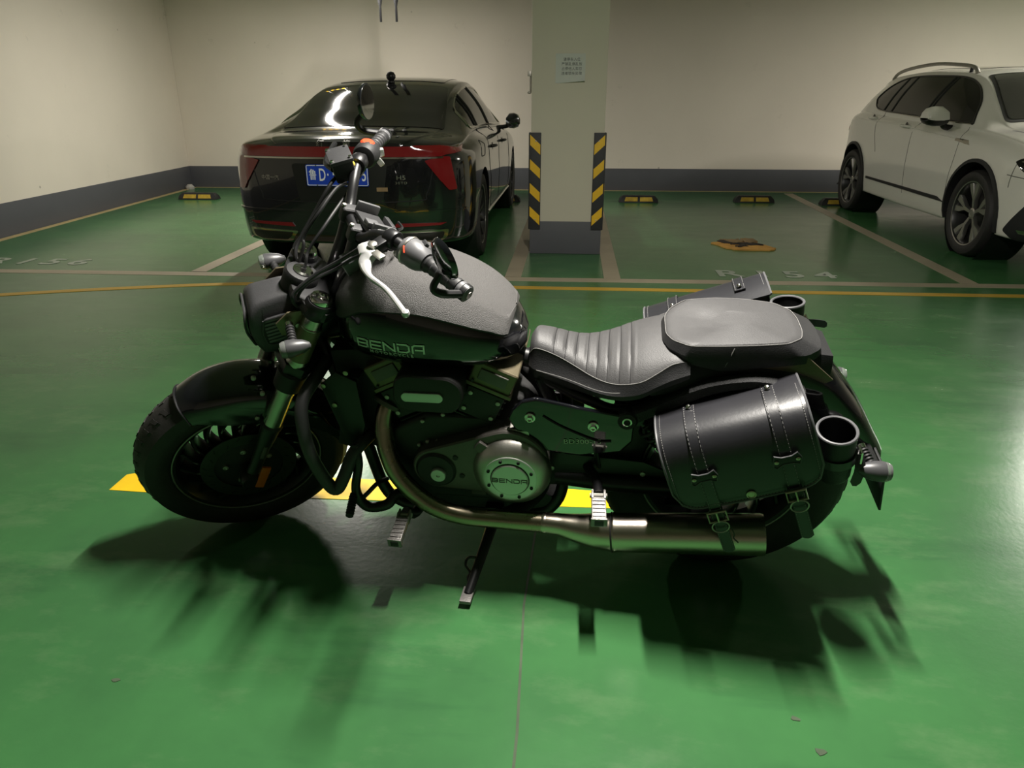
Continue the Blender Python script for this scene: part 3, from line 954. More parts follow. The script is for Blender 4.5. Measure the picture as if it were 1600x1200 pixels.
# triple clamps
def plate(pts, thick, name, m, bev=.004):
    return spart(G().prism(pts, U * thick), name, m, bevel=bev)
def clamp_outline(s0, front, back):
    pts = []
    for (n_, y) in ((front, .05), (front * .55 + .012, .085), (.030, .118), (-.012, .136), (-.036, .115), (back * .7, .06), (back, .0)):
        pts.append((n_, y))
    full = pts + [(a, -b) for a, b in reversed(pts[:-1])]
    return [WC + U * s0 + NN * a + V((0, b, 0)) for a, b in full]
plate(clamp_outline(.588, .055, -.115), .026, 'upper_triple_clamp', 'satin_black')
plate(clamp_outline(.408, .040, -.11), .030, 'lower_triple_clamp', 'satin_black')
spart(G().lathe([(.026, .36), (.030, .37), (.030, .60)], WC - NN * TRAIL, U, 20), 'steering_stem', 'satin_black')
# ignition housing and lock on the clamp
ign = S(473, 424, 0)
ih = spart(G().lathe([(.040, -.055), (.042, -.008), (.038, 0), (.028, .002)], ign, U, 28), 'ignition_housing', 'matte_black')
G().lathe([(.023, .0), (.024, .005), (.019, .008), (.001, .006)], ign, U, 28).obj('lock_ring', 'chrome', ih)
G().bar(ign + U * .009 - NN * .006, ign + U * .009 + NN * .006, .004, .003, U).obj('key_slot', 'matte_black', ih)

# ---- headlight nacelle
HW = .078
def hl_ring(pts, w, bul=0.0):
    """pts: (x, z) outline of the side view at a given lateral distance"""
    return [V((x, w, z)) for x, z in pts]
hl_out = rounded([(1.172, .826), (1.188, .806), (1.196, .765), (1.191, .720), (1.178, .676), (1.150, .668), (1.118, .700), (1.095, .745), (1.064, .785), (1.050, .815), (1.10, .832)], .012, 3)
def hw(z): return interp(z, [.665, .70, .76, .80, .832], [.046, .062, .066, .056, .036])
cx_, cz_ = 1.130, .755
rings = []
for w, k in ((-1, .80), (-1, .93), (-.94, 1.0), (-.5, 1.02), (0, 1.03), (.5, 1.02), (.94, 1.0), (1, .93), (1, .80)):
    rings.append([V((cx_ + (x - cx_) * k, w * hw(cz_ + (z - cz_) * k), cz_ + (z - cz_) * k)) for x, z in hl_out])
hl = spart(G().loft(rings), 'headlight_nacelle', 'dark_grey', smooth=50)
# front lens and its rim
lens = [(1.190, s * w, z) for s in (1,) for (w, z) in ()]
lo = rounded([(-.040, .806), (.040, .806), (.056, .765), (.046, .700), (-.046, .700), (-.056, .765)], .014, 3)
def face_x(z): return interp(z, [.68, .72, .765, .806, .826], [1.184, 1.197, 1.203, 1.194, 1.178])
G().prism([V((face_x(z) - .006, y, z)) for y, z in lo], (.008, 0, 0)).obj('headlight_lens', 'tint_glass', hl, bevel=.002)
G().tube([V((face_x(z) + .001, y, z)) for y, z in lo], .0028, 6, closed=True).obj('lens_rim', 'dark_grey', hl)
# louvred side vents
for s in (1, -1):
    y = s * (.066 + .002)
    fr = rounded([(1.158, .793), (1.104, .798), (1.082, .770), (1.104, .735), (1.140, .712), (1.165, .718), (1.168, .755)], .008, 3)
    G().prism([V((x, y, z)) for x, z in fr], (0, -s * .006, 0)).obj('vent_recess', 'matte_black', hl)
    G().tube([V((x, y + s * .001, z)) for x, z in fr], .0028, 6, closed=True).obj('vent_frame', 'dark_grey', hl)
    for k in range(7):
        z = .725 + k * .0105
        G().bar(V((1.161, y, z)), V((1.116 - k * .003, y, z + .004)), .006, .003, V((0, s, 0))).obj('vent_fin', 'grey_plastic', hl)
# headlight bracket ears (bronze)
for s in (1, -1):
    pr = [S(430, 505, s * .085), S(448, 487, s * .085), S(470, 483, s * .085), S(478, 500, s * .085), S(458, 522, s * .085), S(440, 522, s * .085)] if s > 0 else None
    if s > 0: base_pr = pr
    pts = [V((p.x, s * .085, p.z)) for p in base_pr]
    e = spart(G().prism(pts, (0, s * .006, 0)), 'headlight_bracket', 'engine_bronze', bevel=.002)
    G().lathe([(.007, 0), (.007, .004), (.003, .005)], V((base_pr[3].x + .02, s * .091, base_pr[3].z - .004)), V((0, s, 0)), 10).obj('bracket_bolt', 'galv', e)

# ---- turn signals
def turn_signal(c, fwd, mount, name='turn_signal', mw=STEER_MW, L=.062, r=.021):
    """bullet lamp at c with its lens towards fwd, on a ribbed stalk to mount"""
    fwd = V(fwd).normalized()
    g = G().lathe([(.001, -L * .62), (r * .35, -L * .58), (r * .72, -L * .36), (r * .96, -L * .05), (r, L * .15), (r * .98, L * .26)], c, fwd, 24)
    o = g.obj(name, 'signal_grey', bike, mw=mw)
    G().lathe([(r * .95, L * .26), (r * .95, L * .34), (r * .80, L * .46), (r * .4, L * .50), (.001, L * .51)], c, fwd, 24).obj('signal_lens', 'clear_lens', o)
    d = V(mount) - V(c)
    n = 6
    st = G()
    for k in range(n):
        a = V(c) + d * (.18 + .75 * k / n)
        st.lathe([(.0075, 0), (.0105, d.length * .03), (.0105, d.length * .08), (.0075, d.length * .11)], a, d, 14)
    st.tube([V(c), V(mount)], .007, 12)
    st.obj('stalk', 'rubber', o)
    G().lathe([(.009, -.004), (.010, .006), (.001, .008)], V(mount), d, 14).obj('stalk_nut', 'chrome', o)
    return o
tl = S(459, 544, .19)
turn_signal(tl, (1, 0, .05), S(452, 509, .11))
turn_signal(V((tl.x + .004, -.19, tl.z - .03)), (1, 0, .05), V((tl.x - .01, -.10, tl.z - .025)))

# ---- handlebar, in the steered frame: symmetric
def mir(p, s): return V((p[0], s * p[1], p[2]))
bar_half = [(.905, .0, .955), (.905, .045, .955), (.893, .075, .965), (.872, .115, .995), (.850, .16, 1.010), (.822, .205, 1.002), (.793, .255, .993), (.748, .335, .974)]
pts = [mir(p, -1) for p in reversed(bar_half)] + [V(p) for p in bar_half[1:]]
hb = spart(G().tube(pts, .0125, 14, 6), 'handlebar', 'satin_black')
# risers
for s in (1, -1):
    base = WC + U * .612 - NN * .065 + V((0, s * .040, 0))
    top = V((.905, s * .042, .945))
    r_ = spart(G().tube([base, base.lerp(top, .35), base.lerp(top, .7), top], [.024, .022, .020, .021], 16), 'handlebar_riser', 'satin_black')
    d = (top - base).normalized()
    Rm = Matrix((d.cross(AXY), AXY, d)).transposed()
    G().box(V((.905, s * .042, .957)), (.042, .032, .038), Rm).obj('riser_clamp', 'dark_grey', r_, bevel=.008, seg=3)
    for q in (-1, 1):
        G().lathe([(.005, 0), (.005, .005), (.002, .006)], V((.905, s * .042, .957)) + Rm @ V((q * .017, 0, .019)), d, 8).obj('clamp_bolt', 'galv', r_)

def on_bar(y):
    s = 1 if y >= 0 else -1
    P = catmull(bar_half, 8)
    for a, b in zip(P, P[1:]):
        if a.y <= abs(y) <= b.y:
            p = a.lerp(b, (abs(y) - a.y) / (b.y - a.y))
            return mir(p, s), mir((b - a).normalized(), s) 
    p = P[-1]
    return mir(p, s), mir((P[-1] - P[-2]).normalized(), s)

for s in (1, -1):
    p0, d0 = on_bar(s * .250)
    p1, d1 = on_bar(s * .326)
    L = (p1 - p0).length
    gr = spart(G().lathe([(.0185, 0), (.0195, .006), (.0165, .012), (.0160, L * .5), (.0165, L - .012), (.0185, L - .006), (.0180, L)], p0, p1 - p0, 24), 'handlebar_grip', 'rubber')
    # grip ribbing
    for k in range(4):
        G().ring([(.0166, L * (.2 + .18 * k)), (.0176, L * (.2 + .18 * k) + .003), (.0166, L * (.2 + .18 * k) + .006)], p0, p1 - p0, 20).obj('grip_rib', 'dark_grey', gr)
    G().lathe([(.0150, L), (.0185, L + .004), (.0190, L + .012), (.0165, L + .015), (.0185, L + .018), (.0180, L + .026), (.012, L + .029), (.001, L + .028)], p0, p1 - p0, 24).obj('bar_end_weight', 'grey_plastic', gr)
    G().lathe([(.009, L + .028), (.009, L + .031), (.001, L + .030)], p0, p1 - p0, 12).obj('bar_end_screw', 'alloy', gr)

# switch housings
for s in (1, -1):
    p0, d0 = on_bar(s * .195)
    p1, d1 = on_bar(s * .248)
    L = (p1 - p0).length
    d = (p1 - p0).normalized()
    sw = spart(G().lathe([(.017, -.004), (.027, .0), (.031, .008), (.031, L * .55), (.028, L * .78), (.021, L)], p0, d, 24), 'switch_housing', 'grey_plastic' if s > 0 else 'matte_black')
    if s > 0:
        q, _ = on_bar(.220)
        G().box(q + V((-.022, 0, .020)), (.016, .018, .010), Matrix.Rotation(.6, 3, 'Y')).obj('dimmer_switch', 'dark_grey', sw, bevel=.002)
        G().box(q + V((-.031, .006, -.004)), (.008, .012, .014)).obj('horn_button', 'badge_silver', sw, bevel=.003)
        G().box(q + V((-.026, -.010, -.018)), (.012, .010, .010)).obj('indicator_switch', 'badge_silver', sw, bevel=.002)
        G().ring([(.029, -.002), (.0325, .0), (.0325, .004), (.029, .006)], p0 + d * .01, d, 24).obj('housing_band', 'alloy', sw)
        G().tube([q + V((.014, -.012, .026)), q + V((.022, .0, .028)), q + V((.026, .014, .022))], .0018, 6, 3).obj('red_rim', 'red_plastic', sw)
    else:
        q, _ = on_bar(-.220)
        G().lathe([(.001, -.003), (.017, -.002), (.018, .004), (.014, .008), (.001, .009)], q + V((-.004, -.004, .022)), V((-.25, 0, 1)), 20).obj('red_run_switch', 'red_plastic', sw)
        G().box(q + V((-.034, -.004, -.006)), (.014, .013, .020)).obj('start_button', 'badge_silver', sw, bevel=.003)
        G().box(q + V((-.026, .006, -.026)), (.014, .012, .022), Matrix.Rotation(.5, 3, 'Y')).obj('light_switch', 'badge_silver', sw, bevel=.003)
# lever perches and levers
pl_, _ = on_bar(.165)
per = spart(G().lathe([(.020, -.014), (.022, -.010), (.022, .010), (.020, .014)], pl_, on_bar(.165)[1], 20), 'clutch_perch', 'satin_black')
pv = S(604, 392, .165) + V((.0, 0, 0))
pv = V((pl_.x + .046, .180, pl_.z - .002))
G().bar(pl_ + V((.015, 0, 0)), pv, .026, .022).obj('perch_arm', 'satin_black', per, bevel=.004)
G().lathe([(.010, -.014), (.010, .014), (.006, .016), (.001, .016)], pv, (0, 0, 1), 14).obj('pivot_bolt', 'alloy', per)
lv = G()
lp = [pv + V((.014, -.020, 0)), pv + V((.012, .012, 0)), V((pv.x + .024, .212, pv.z - .008)), V((pv.x + .026, .250, pv.z - .012)), V((pv.x + .002, .300, pv.z - .018)), V((pv.x - .016, .372, pv.z - .026))]
P = catmull(lp, 6)
rings = []
for i, p in enumerate(P):
    u = i / (len(P) - 1)
    d = (P[min(i + 1, len(P) - 1)] - P[max(i - 1, 0)]).normalized()
    sd = d.cross(V((0, 0, 1))).normalized()
    w = interp(u, [0, .2, .45, .6, 1], [.016, .020, .013, .0065, .0060])
    h = interp(u, [0, .3, 1], [.007, .0065, .005])
    rings.append([p + sd * w * math.cos(2 * math.pi * k / 10) + V((0, 0, 1)) * h * math.sin(2 * math.pi * k / 10) for k in range(10)])
lv.loft(rings)
lev = spart(lv, 'clutch_lever', 'lever_silver')
G().lathe([(.001, -.009), (.007, -.006), (.009, 0), (.007, .006), (.001, .009)], P[-1], (0, 0, 1), 14).obj('lever_ball', 'lever_silver', lev)
G().box(pv + V((-.004, .035, .008)), (.016, .030, .006), Matrix.Rotation(.4, 3, 'Z')).obj('lever_adjuster', 'alloy', lev, bevel=.002)
# brake side
pr_, dr_ = on_bar(-.165)
bper = spart(G().lathe([(.020, -.014), (.022, -.010), (.022, .010), (.020, .014)], pr_, dr_, 20), 'brake_master_cylinder', 'satin_black')
G().bar(pr_ + V((.012, 0, 0)), pr_ + V((.060, -.010, -.004)), .026, .024).obj('cylinder_body', 'satin_black', bper, bevel=.004)
rb = pr_ + V((.040, .004, .002))
Rz = Matrix.Rotation(.10, 3, 'Y')
rsv = spart(G().box(rb, (.050, .064, .050), Rz), 'brake_reservoir', 'matte_black', bevel=.005)
G().box(rb + Rz @ V((0, 0, .028)), (.056, .070, .010), Rz).obj('reservoir_lid', 'dark_grey', rsv, bevel=.003)
for a, b in ((-1, -1), (1, 1), (1, -1), (-1, 1)):
    G().lathe([(.004, 0), (.004, .004), (.001, .005)], rb + Rz @ V((a * .022, b * .028, .033)), Rz @ V((0, 0, 1)), 8).obj('lid_screw', 'chrome', rsv)
G().lathe([(.011, 0), (.012, .003), (.008, .005), (.001, .004)], rb + Rz @ V((-.025, .010, -.002)), Rz @ V((-1, 0, 0)), 16).obj('sight_glass', 'yellow_glass', rsv)
bl = catmull([pr_ + V((.062, .0, -.006)), pr_ + V((.072, -.05, -.014)), pr_ + V((.055, -.11, -.024)), pr_ + V((.028, -.185, -.040))], 6)
spart(G().tube(bl, .007, 8), 'brake_lever', 'satin_black')

# ---- bar-end mirrors
def mirror(s):
    pe_, d = on_bar(s * .335)
    if s > 0:
        cen = S(695, 409, .335)
    else:
        cen = S(571, 158, -.335)
    cl = S(695, 409, .335); crr = S(571, 158, -.335)
    xm, zm = (cl.x + crr.x) / 2, (cl.z + crr.z) / 2
    cen = V((xm, s * .335, zm + (.008 if s < 0 else -.004)))
    face = V((-1, .62, .10)).normalized() if s < 0 else V((-1, -.25, .10)).normalized()
    arm = G().tube([pe_ + d * .012, pe_ + V((.010, s * .014, .004)), pe_ + V((.048, s * .016, .018)), V((cen.x + .030, s * .345, cen.z - .055)), cen - face * .012 - V((0, 0, .03))], [.008, .009, .009, .008, .007], 10, 5)
    m_ = spart(arm, 'bar_end_mirror', 'satin_black')
    G().lathe([(.015, -.006), (.0195, -.004), (.0195, .006), (.015, .008)], pe_ + d * .008, d, 18).obj('mirror_clamp', 'satin_black', m_)
    G().lathe([(.001, -.013), (.025, -.012), (.040, -.007), (.0445, 0), (.0445, .004), (.042, .005)], cen, face, 36).obj('mirror_shell', 'gloss_black', m_)
    G().lathe([(.0415, .004), (.0415, .0055), (.001, .0055)], cen, face, 36).obj('mirror_glass', 'mirror_glass', m_)
    return m_
mirror(-1)
mirror(1)

# ---- phone holder on the bar
ph0 = S(592, 335, .06)
hz = V((ph0.x + .012, .030, ph0.z - .045))
Rp = Matrix.Rotation(-.55, 3, 'Y') @ Matrix.Rotation(.15, 3, 'X')
pho = spart(G().box(hz, (.060, .110, .012), Rp), 'phone_holder', 'dark_grey', bevel=.003)
G().box(hz + Rp @ V((0, -.062, .012)), (.055, .012, .030), Rp).obj('clamp_jaw', 'grey_plastic', pho, bevel=.003)
G().box(hz + Rp @ V((0, .062, .012)), (.055, .012, .030), Rp).obj('clamp_jaw', 'grey_plastic', pho, bevel=.003)
G().box(hz + Rp @ V((-.036, 0, .008)), (.012, .060, .022), Rp).obj('bottom_rest', 'dark_grey', pho, bevel=.003)
G().box(hz + Rp @ V((.020, .036, .014)), (.030, .030, .012), Rp).obj('clamp_slide', 'grey_plastic', pho, bevel=.003)
G().tube([hz + Rp @ V((0, 0, -.005)), V((.905, .05, .955))], .010, 12).obj('ball_stem', 'matte_black', pho)
G().tube([hz + Rp @ V((-.03, .064, .026)), hz + Rp @ V((-.045, .050, .030)), hz + Rp @ V((-.045, .020, .030))], .003, 6, 4).obj('wire_prong', 'satin_black', pho)
# instrument pod under it
ipod = spart(G().box(V((.925, .072, .900)), (.055, .045, .052), Matrix.Rotation(.3, 3, 'Y')), 'instrument_pod', 'grey_plastic', bevel=.008, seg=3)
G().box(V((.896, .074, .912)), (.008, .036, .036), Matrix.Rotation(.3, 3, 'Y')).obj('pod_screen', 'matte_black', ipod, bevel=.002)
for k in range(5):
    G().bar(V((.891, .062 + k * .006, .900)), V((.889, .062 + k * .006, .924)), .002, .002, V((0, 1, 0))).obj('screen_rib', 'badge_silver', ipod, smooth=0)

# ---- cables and hoses
def cable(pts, r=.0042, m='rubber', name='cable'):
    return spart(G().tube(pts, r, 8, 7), name, m)
low = WC + U * .40
cable([pr_ + V((.055, .004, -.02)), S(515, 290, -.12), S(490, 335, -.10), S(468, 375, -.08), S(462, 398, -.06), S(470, 440, -.02), low + NN * .03], .0048, name='brake_hose')
cable([rb + V((0, .03, -.03)), S(525, 295, -.11), S(500, 330, -.07), S(475, 370, -.06), S(470, 400, -.04), low + NN * .045], .0042)
cable([on_bar(-.19)[0] + V((.0, 0, -.03)), S(530, 320, -.09), S(506, 355, -.04), S(482, 392, -.02), S(475, 425, .0), low + V((0, .02, 0))], .0040)
cable([on_bar(-.19)[0] + V((.02, 0, -.03)), S(512, 310, -.1), S(478, 360, -.09), S(460, 385, -.08), S(458, 410, -.06), low + NN * .05 + V((0, -.03, 0))], .0045)
cable([pv + V((.012, -.02, 0)), S(575, 380, .13), S(535, 405, .09), S(495, 428, .08), S(462, 455, .085), S(458, 470, .09), S(468, 492, .07), low + V((0, .05, 0))], .0050, name='clutch_cable')
cable([on_bar(.17)[0] + V((.02, 0, -.02)), S(560, 400, .11), S(525, 420, .08), S(485, 440, .075), S(466, 462, .08), S(470, 485, .07), low + V((0, .04, 0))], .0040)
cable([on_bar(.16)[0] + V((.0, 0, -.03)), S(580, 385, .10), S(548, 415, .07), S(530, 440, .05), S(522, 470, .03), S(518, 500, .02)], .0036)
for k in range(5):
    part(G().tube([B(528 + k * 7, 452 - k * 5, .02 - k * .012), B(533 + k * 8, 430 - k * 6, .01 - k * .012), B(545 + k * 8, 408 - k * 4, .0 - k * .01)], .0030, 7, 5), 'wiring', 'rubber')

# ---- fuel tank
TX = [.500, .515, .545, .585, .63, .68, .74, .80, .85, .89, .92, .945, .958]
TT = [.700, .728, .763, .797, .824, .846, .866, .880, .880, .865, .838, .800, .765]      # crown
TBm = [.668, .655, .645, .640, .638, .636, .636, .638, .644, .652, .664, .684, .705]     # underside
TWd = [.034, .075, .115, .142, .158, .166, .169, .166, .157, .143, .122, .092, .055]
def tank_pt(x, t, off=0.0):
    """t from 0 (left equator) over the crown to pi; negative t goes round below"""
    zt, zb, w = interp(x, TX, TT), interp(x, TX, TBm), interp(x, TX, TWd)
    zm = zb + (zt - zb) * .40
    c, s = math.cos(t), math.sin(t)
    y = (w + off) * math.copysign(abs(c) ** .62, c)
    z = zm + ((zt - zm + off) * abs(s) ** .95 if s >= 0 else -(zm - zb + off) * abs(s) ** .75)
    return V((x, y, z))
NX, NTT = 56, 48
rows = []
for i in range(NX + 1):
    x = TX[0] + (TX[-1] - TX[0]) * (1 - math.cos(math.pi * i / NX)) / 2
    rows.append([tank_pt(x, 2 * math.pi * k / NTT) for k in range(NTT)])
tank = part(G().loft(rows), 'fuel_tank', 'gloss_black', smooth=60)
tank_bvh = bvh_of(tank)
# grained cover over the top of the tank
PX = [.527, .537, .575, .657, .746, .857, .919, .944]
PZ = [.738, .727, .748, .780, .800, .797, .768, .765]
rows = []
edge = []
for i in range(61):
    x = .530 + (.944 - .530) * i / 60
    zp = interp(x, PX, PZ)
    t0 = .9
    lo_, hi_ = 0.02, math.pi / 2
    for _ in range(30):
        mid = (lo_ + hi_) / 2
        if tank_pt(x, mid).z < zp: lo_ = mid
        else: hi_ = mid
    t0 = hi_
    w_end = min(1, i / 3) 
    t0 = t0 if i else math.pi / 2 - .02
    row = [tank_pt(x, t0 + (math.pi - 2 * t0) * k / 28, .005 + .0025 * math.exp(-((k - 7) / 1.2) ** 2) + .0025 * math.exp(-((k - 21) / 1.2) ** 2)) for k in range(29)]
    rows.append(row)
pad = part(G().grid(rows), 'tank_cover', 'tank_leather', solid=-.005, smooth=60)
G().tube([r[0] for r in rows], .0035, 6).obj('cover_edge', 'leather_dark', pad)
G().tube([r[-1] for r in rows], .0035, 6).obj('cover_edge', 'leather_dark', pad)
# filler cap (hidden largely behind the lever)
fc = tank_pt(.765, math.pi / 2, .004) + V((0, .01, 0))
part(G().lathe([(.052, -.006), (.052, .006), (.048, .010), (.030, .011), (.001, .012)], fc, (-.1, 0, 1), 28), 'fuel_cap', 'chrome')
def tank_lettering(s, px, py, size, spacing, xs, bold=0.0, name='tank_lettering', m='badge_silver', lift=.0016):
    me = block_letters(s, size) if s in ('BENDA',) else text_mesh(s, size, .0008, spacing=spacing, xs=xs, bold=bold)
    c = B(px, py, .166)
    th = R(-1.0)
    for v in me.vertices:
        x, z, e = v.co.x, v.co.y, v.co.z
        x, z = x * math.cos(th) - z * math.sin(th), x * math.sin(th) + z * math.cos(th)
        p0 = V((c.x - x, .4, c.z + z))
        h = tank_bvh.ray_cast(p0, V((0, -1, 0)), 1.0)
        q = h[0] if h[0] is not None else V((p0.x, .165, p0.z))
        v.co = q + V((0, lift + e, 0))
    return link(name, me, m, tank, 0)
tank_lettering('BENDA', 609, 542, .0200, 1, 1, 0, 'tank_name')
tank_lettering('MOTORCYCLE', 611, 554, .0125, 1.45, 1.0, .0001, 'tank_small_name', 'badge_silver')

# ---- rider seat
SX = [.118, .14, .16, .19, .22, .25, .28, .31, .34, .37, .40, .43, .46, .478, .490]
SCR = [.708, .708, .707, .704, .698, .688, .676, .667, .663, .666, .674, .684, .692, .692, .675]      # crown
SEZ = [.694, .692, .686, .667, .649, .638, .630, .628, .631, .639, .650, .661, .669, .668, .652]      # piping height
SEY = [.126, .128, .131, .140, .147, .144, .134, .120, .102, .084, .071, .063, .057, .052, .045]      # piping half width
SBZ = [.660, .650, .642, .628, .612, .602, .596, .593, .591, .590, .590, .592, .597, .602, .615]      # lower edge
SBY = [.140, .144, .148, .152, .156, .154, .147, .136, .121, .105, .093, .085, .078, .071, .060]
grooves = [.430, .404, .378, .352, .326, .300, .274, .248]
rows, edge = [], []
NS = 120
for i in range(NS + 1):
    x = SX[0] + (SX[-1] - SX[0]) * i / NS
    cr, ez, ey, bz, by = (interp(x, SX, t) for t in (SCR, SEZ, SEY, SBZ, SBY))
    puff = 0
    if .236 < x < .45:
        d = min(abs(x - q) for q in grooves)
        puff = .0042 * (1 - math.exp(-(d / .0030) ** 2)) - .0032
    row = [V((x, by * .4, bz - .012)), V((x, by, bz)), V((x, by + .004, bz + (ez - bz) * .35)), V((x, ey + .005, bz + (ez - bz) * .75)), V((x, ey, ez))]
    for k in range(1, 12):
        u = k / 12
        y = ey * (1 - 2 * u)
        z = ez + (cr - ez) * (1 - (1 - 2 * u) ** 2) ** .62 + .012 * (1 - abs(1 - 2 * u) ** 6) * .0 + puff * min(1, 4 * min(u, 1 - u))
        row.append(V((x, y, z)))
    row += [V((x, -ey, ez)), V((x, -ey - .005, bz + (ez - bz) * .75)), V((x, -by - .004, bz + (ez - bz) * .35)), V((x, -by, bz)), V((x, -by * .4, bz - .012))]
    rows.append(row)
    edge.append(V((x, ey + .001, ez + .001)))
seat = part(G().loft(rows), 'rider_seat', 'leather', smooth=50)
# seat sides over the same leather, their shade put into a darker colour
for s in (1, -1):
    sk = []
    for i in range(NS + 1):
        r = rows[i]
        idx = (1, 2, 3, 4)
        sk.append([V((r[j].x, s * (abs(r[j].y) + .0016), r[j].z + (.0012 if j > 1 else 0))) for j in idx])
    G().grid(sk).obj('shaded_seat_side', 'leather_dark', seat)
    P = [V((p.x, s * p.y, p.z)) for p in edge[8:]]
    G().tube(P, .0011, 6).obj('piping', 'stitch', seat)
    lowst = [V((x, s * (interp(x, SX, SBY) + .0065), interp(x, SX, SBZ) + (interp(x, SX, SEZ) - interp(x, SX, SBZ)) * interp(x, [.2, .3, .47], [.93, .62, .38]))) for x in [.47 - k * .02 for k in range(11)]]
    G().tube(lowst, .0009, 5, 2).obj('side_stitch', 'stitch', seat)
for q in grooves:
    row = rows[round((q - SX[0]) / (SX[-1] - SX[0]) * NS)]
    G().tube([p + V((0, 0, .0004)) for p in row[4:17]], .0010, 5).obj('rib_seam', 'leather_dark', seat)
# rear bolster seam in front of the pillion pad
bs = [B(1021, 542, .115), B(1020, 520, .10), B(1035, 500, .07), B(1052, 488, 0.0), B(1064, 476, -.06)]

# ---- pillion seat
PO = [(.172, .045), (.158, .082), (.122, .119), (.05, .124), (-.02, .118), (-.088, .103), (-.122, .070), (-.130, .03)]
def pil_ring(k, z, dx=0.0, wide=1.0, ztab=None):
    pts = [(x, y) for x, y in PO] + [(x, -y) for x, y in reversed(PO)]
    return [V((.02 + (x - .02) * k + dx * (1 if x < -.06 else 0), y * k * wide, z if ztab is None else interp(x, *ztab))) for x, y in pts]
zt_tab = ([-.13, -.09, .03, .12, .172], [.738, .741, .740, .733, .724])
bot_tab = ([-.17, -.09, -.02, .05, .12, .172], [.696, .688, .680, .672, .684, .698])
mid_tab = ([-.17, -.09, .03, .12, .172], [.712, .716, .713, .708, .706])
rings = [pil_ring(.90, 0, -.035, 1, bot_tab), pil_ring(1.03, 0, -.040, 1.03, ([a for a in bot_tab[0]], [b + .006 for b in bot_tab[1]])), pil_ring(1.04, 0, -.036, 1.04, mid_tab), pil_ring(1.0, 0, 0, 1, ([a for a in zt_tab[0]], [b - .004 for b in zt_tab[1]])),
         pil_ring(.965, 0, 0, 1, zt_tab)] + [pil_ring(k, 0, 0, 1, (zt_tab[0], [b + .006 * (1 - k * k) for b in zt_tab[1]])) for k in (.88, .76, .62, .46, .3)]
rs = []
for r in rings:
    q_ = []
    for i_ in range(len(r)):
        p_, a_, b_ = r[i_], r[i_ - 1], r[(i_ + 1) % len(r)]
        q_ += [p_.lerp(a_, .22), p_ * .9 + (a_ + b_) * .05, p_.lerp(b_, .22)]
    rs.append(q_)
pil = part(G().loft(rs), 'pillion_seat', 'leather', smooth=32)
sidepan = [[p + (V((p.x - .02, p.y, 0)).normalized() * .0014) for p in r] for r in rs[1:4]]
G().grid(sidepan, closed_v=True).obj('shaded_pillion_side', 'leather_dark', pil)  # pillion sides carry their shade as a darker leather colour
G().tube([p + V((0, 0, .002)) for p in rs[3]], .0009, 6, closed=True).obj('piping', 'stitch', pil)
sl = [p for p in (rs[3][0:0])]
a_, b_ = V((.028, .127, .734)), V((.048, .131, .680))
for s in (1, -1):
    G().tube([V((a_.x, s * a_.y, a_.z)), V((.038, s * .1325, .708)), V((b_.x, s * b_.y, b_.z))], .0012, 5, 4).obj('side_seam', 'stitch', pil)
# seat base / tail under the pillion
rows = []
for x, w, zt, zb in ((.20, .128, .665, .60), (.12, .128, .690, .62), (.02, .115, .690, .63), (-.08, .100, .695, .64), (-.16, .085, .700, .645), (-.20, .070, .690, .650)):
    rows.append([V((x, w, zb)), V((x, w * .98, (zb + zt) / 2)), V((x, w * .85, zt)), V((x, -w * .85, zt)), V((x, -w * .98, (zb + zt) / 2)), V((x, -w, zb))])
part(G().loft(rows), 'tail_base', 'leather_dark')

# ---- rear fender
rows = []
RC = V((0, 0, RR))
for i in range(41):
    u = i / 40
    a = R(38 + (164 - 38) * u)
    rc = interp(u, [0, .3, .62, .78, .92, 1], [.365, .372, .390, .376, .374, .386])
    w = interp(u, [0, .5, .8, 1], [.088, .092, .090, .080])
    dr = interp(u, [0, .3, .6, .85, 1], [.315, .318, .305, .300, .345])
    row = []
    for r, y in ((dr, -w), (rc - .03, -w), (rc - .012, -w * .86), (rc - .003, -w * .5), (rc, 0), (rc - .003, w * .5), (rc - .012, w * .86), (rc - .03, w), (dr, w)):
        row.append(RC + V((math.cos(a) * r, y, math.sin(a) * r)))
    rows.append(row)
rf = part(G().grid(rows), 'rear_fender', 'gloss_black', solid=.003, smooth=50)
for s in (1, -1):
    pts = [V((p.x, s * .101, p.z)) for p in BP([(1178, 572), (1215, 566), (1250, 556), (1262, 556), (1302, 592), (1288, 598), (1250, 582)], .101)]
    G().prism(pts, (0, s * .006, 0)).obj('fender_side_cover', 'engine_bronze', rf, bevel=.003)
    # fender strut, wrinkle finish
    sp = [(.252, .540), (.205, .563), (.137, .604), (.07, .638), (-.01, .657), (-.07, .655), (-.13, .640)]
    ring = []
    P = catmull([V((x, s * .135, z)) for x, z in sp], 4)
    for i, p in enumerate(P):
        u = i / (len(P) - 1)
        d = (P[min(i + 1, len(P) - 1)] - P[max(i - 1, 0)]).normalized()
        nrm = d.cross(AXY).normalized()
        h = interp(u, [0, .1, .5, 1], [.018, .016, .015, .008])
        ring.append([p + nrm * h + AXY * s * .010, p + nrm * h * .7 + AXY * s * .016, p - nrm * h * .7 + AXY * s * .016, p - nrm * h + AXY * s * .010, p - nrm * h - AXY * s * .010, p + nrm * h - AXY * s * .010])
    st = part(G().loft(ring), 'fender_strut', 'wrinkle_black', smooth=45)
    G().lathe([(.024, -.012), (.025, .012), (.021, .018), (.012, .018)], V((.249, s * .138, .542)), V((0, s, 0)), 24).obj('strut_boss', 'wrinkle_black', st)
    G().lathe([(.011, .014), (.0115, .020), (.008, .021), (.007, .017), (.001, .016)], V((.249, s * .138, .542)), V((0, s, 0)), 18).obj('strut_bolt', 'chrome', st)

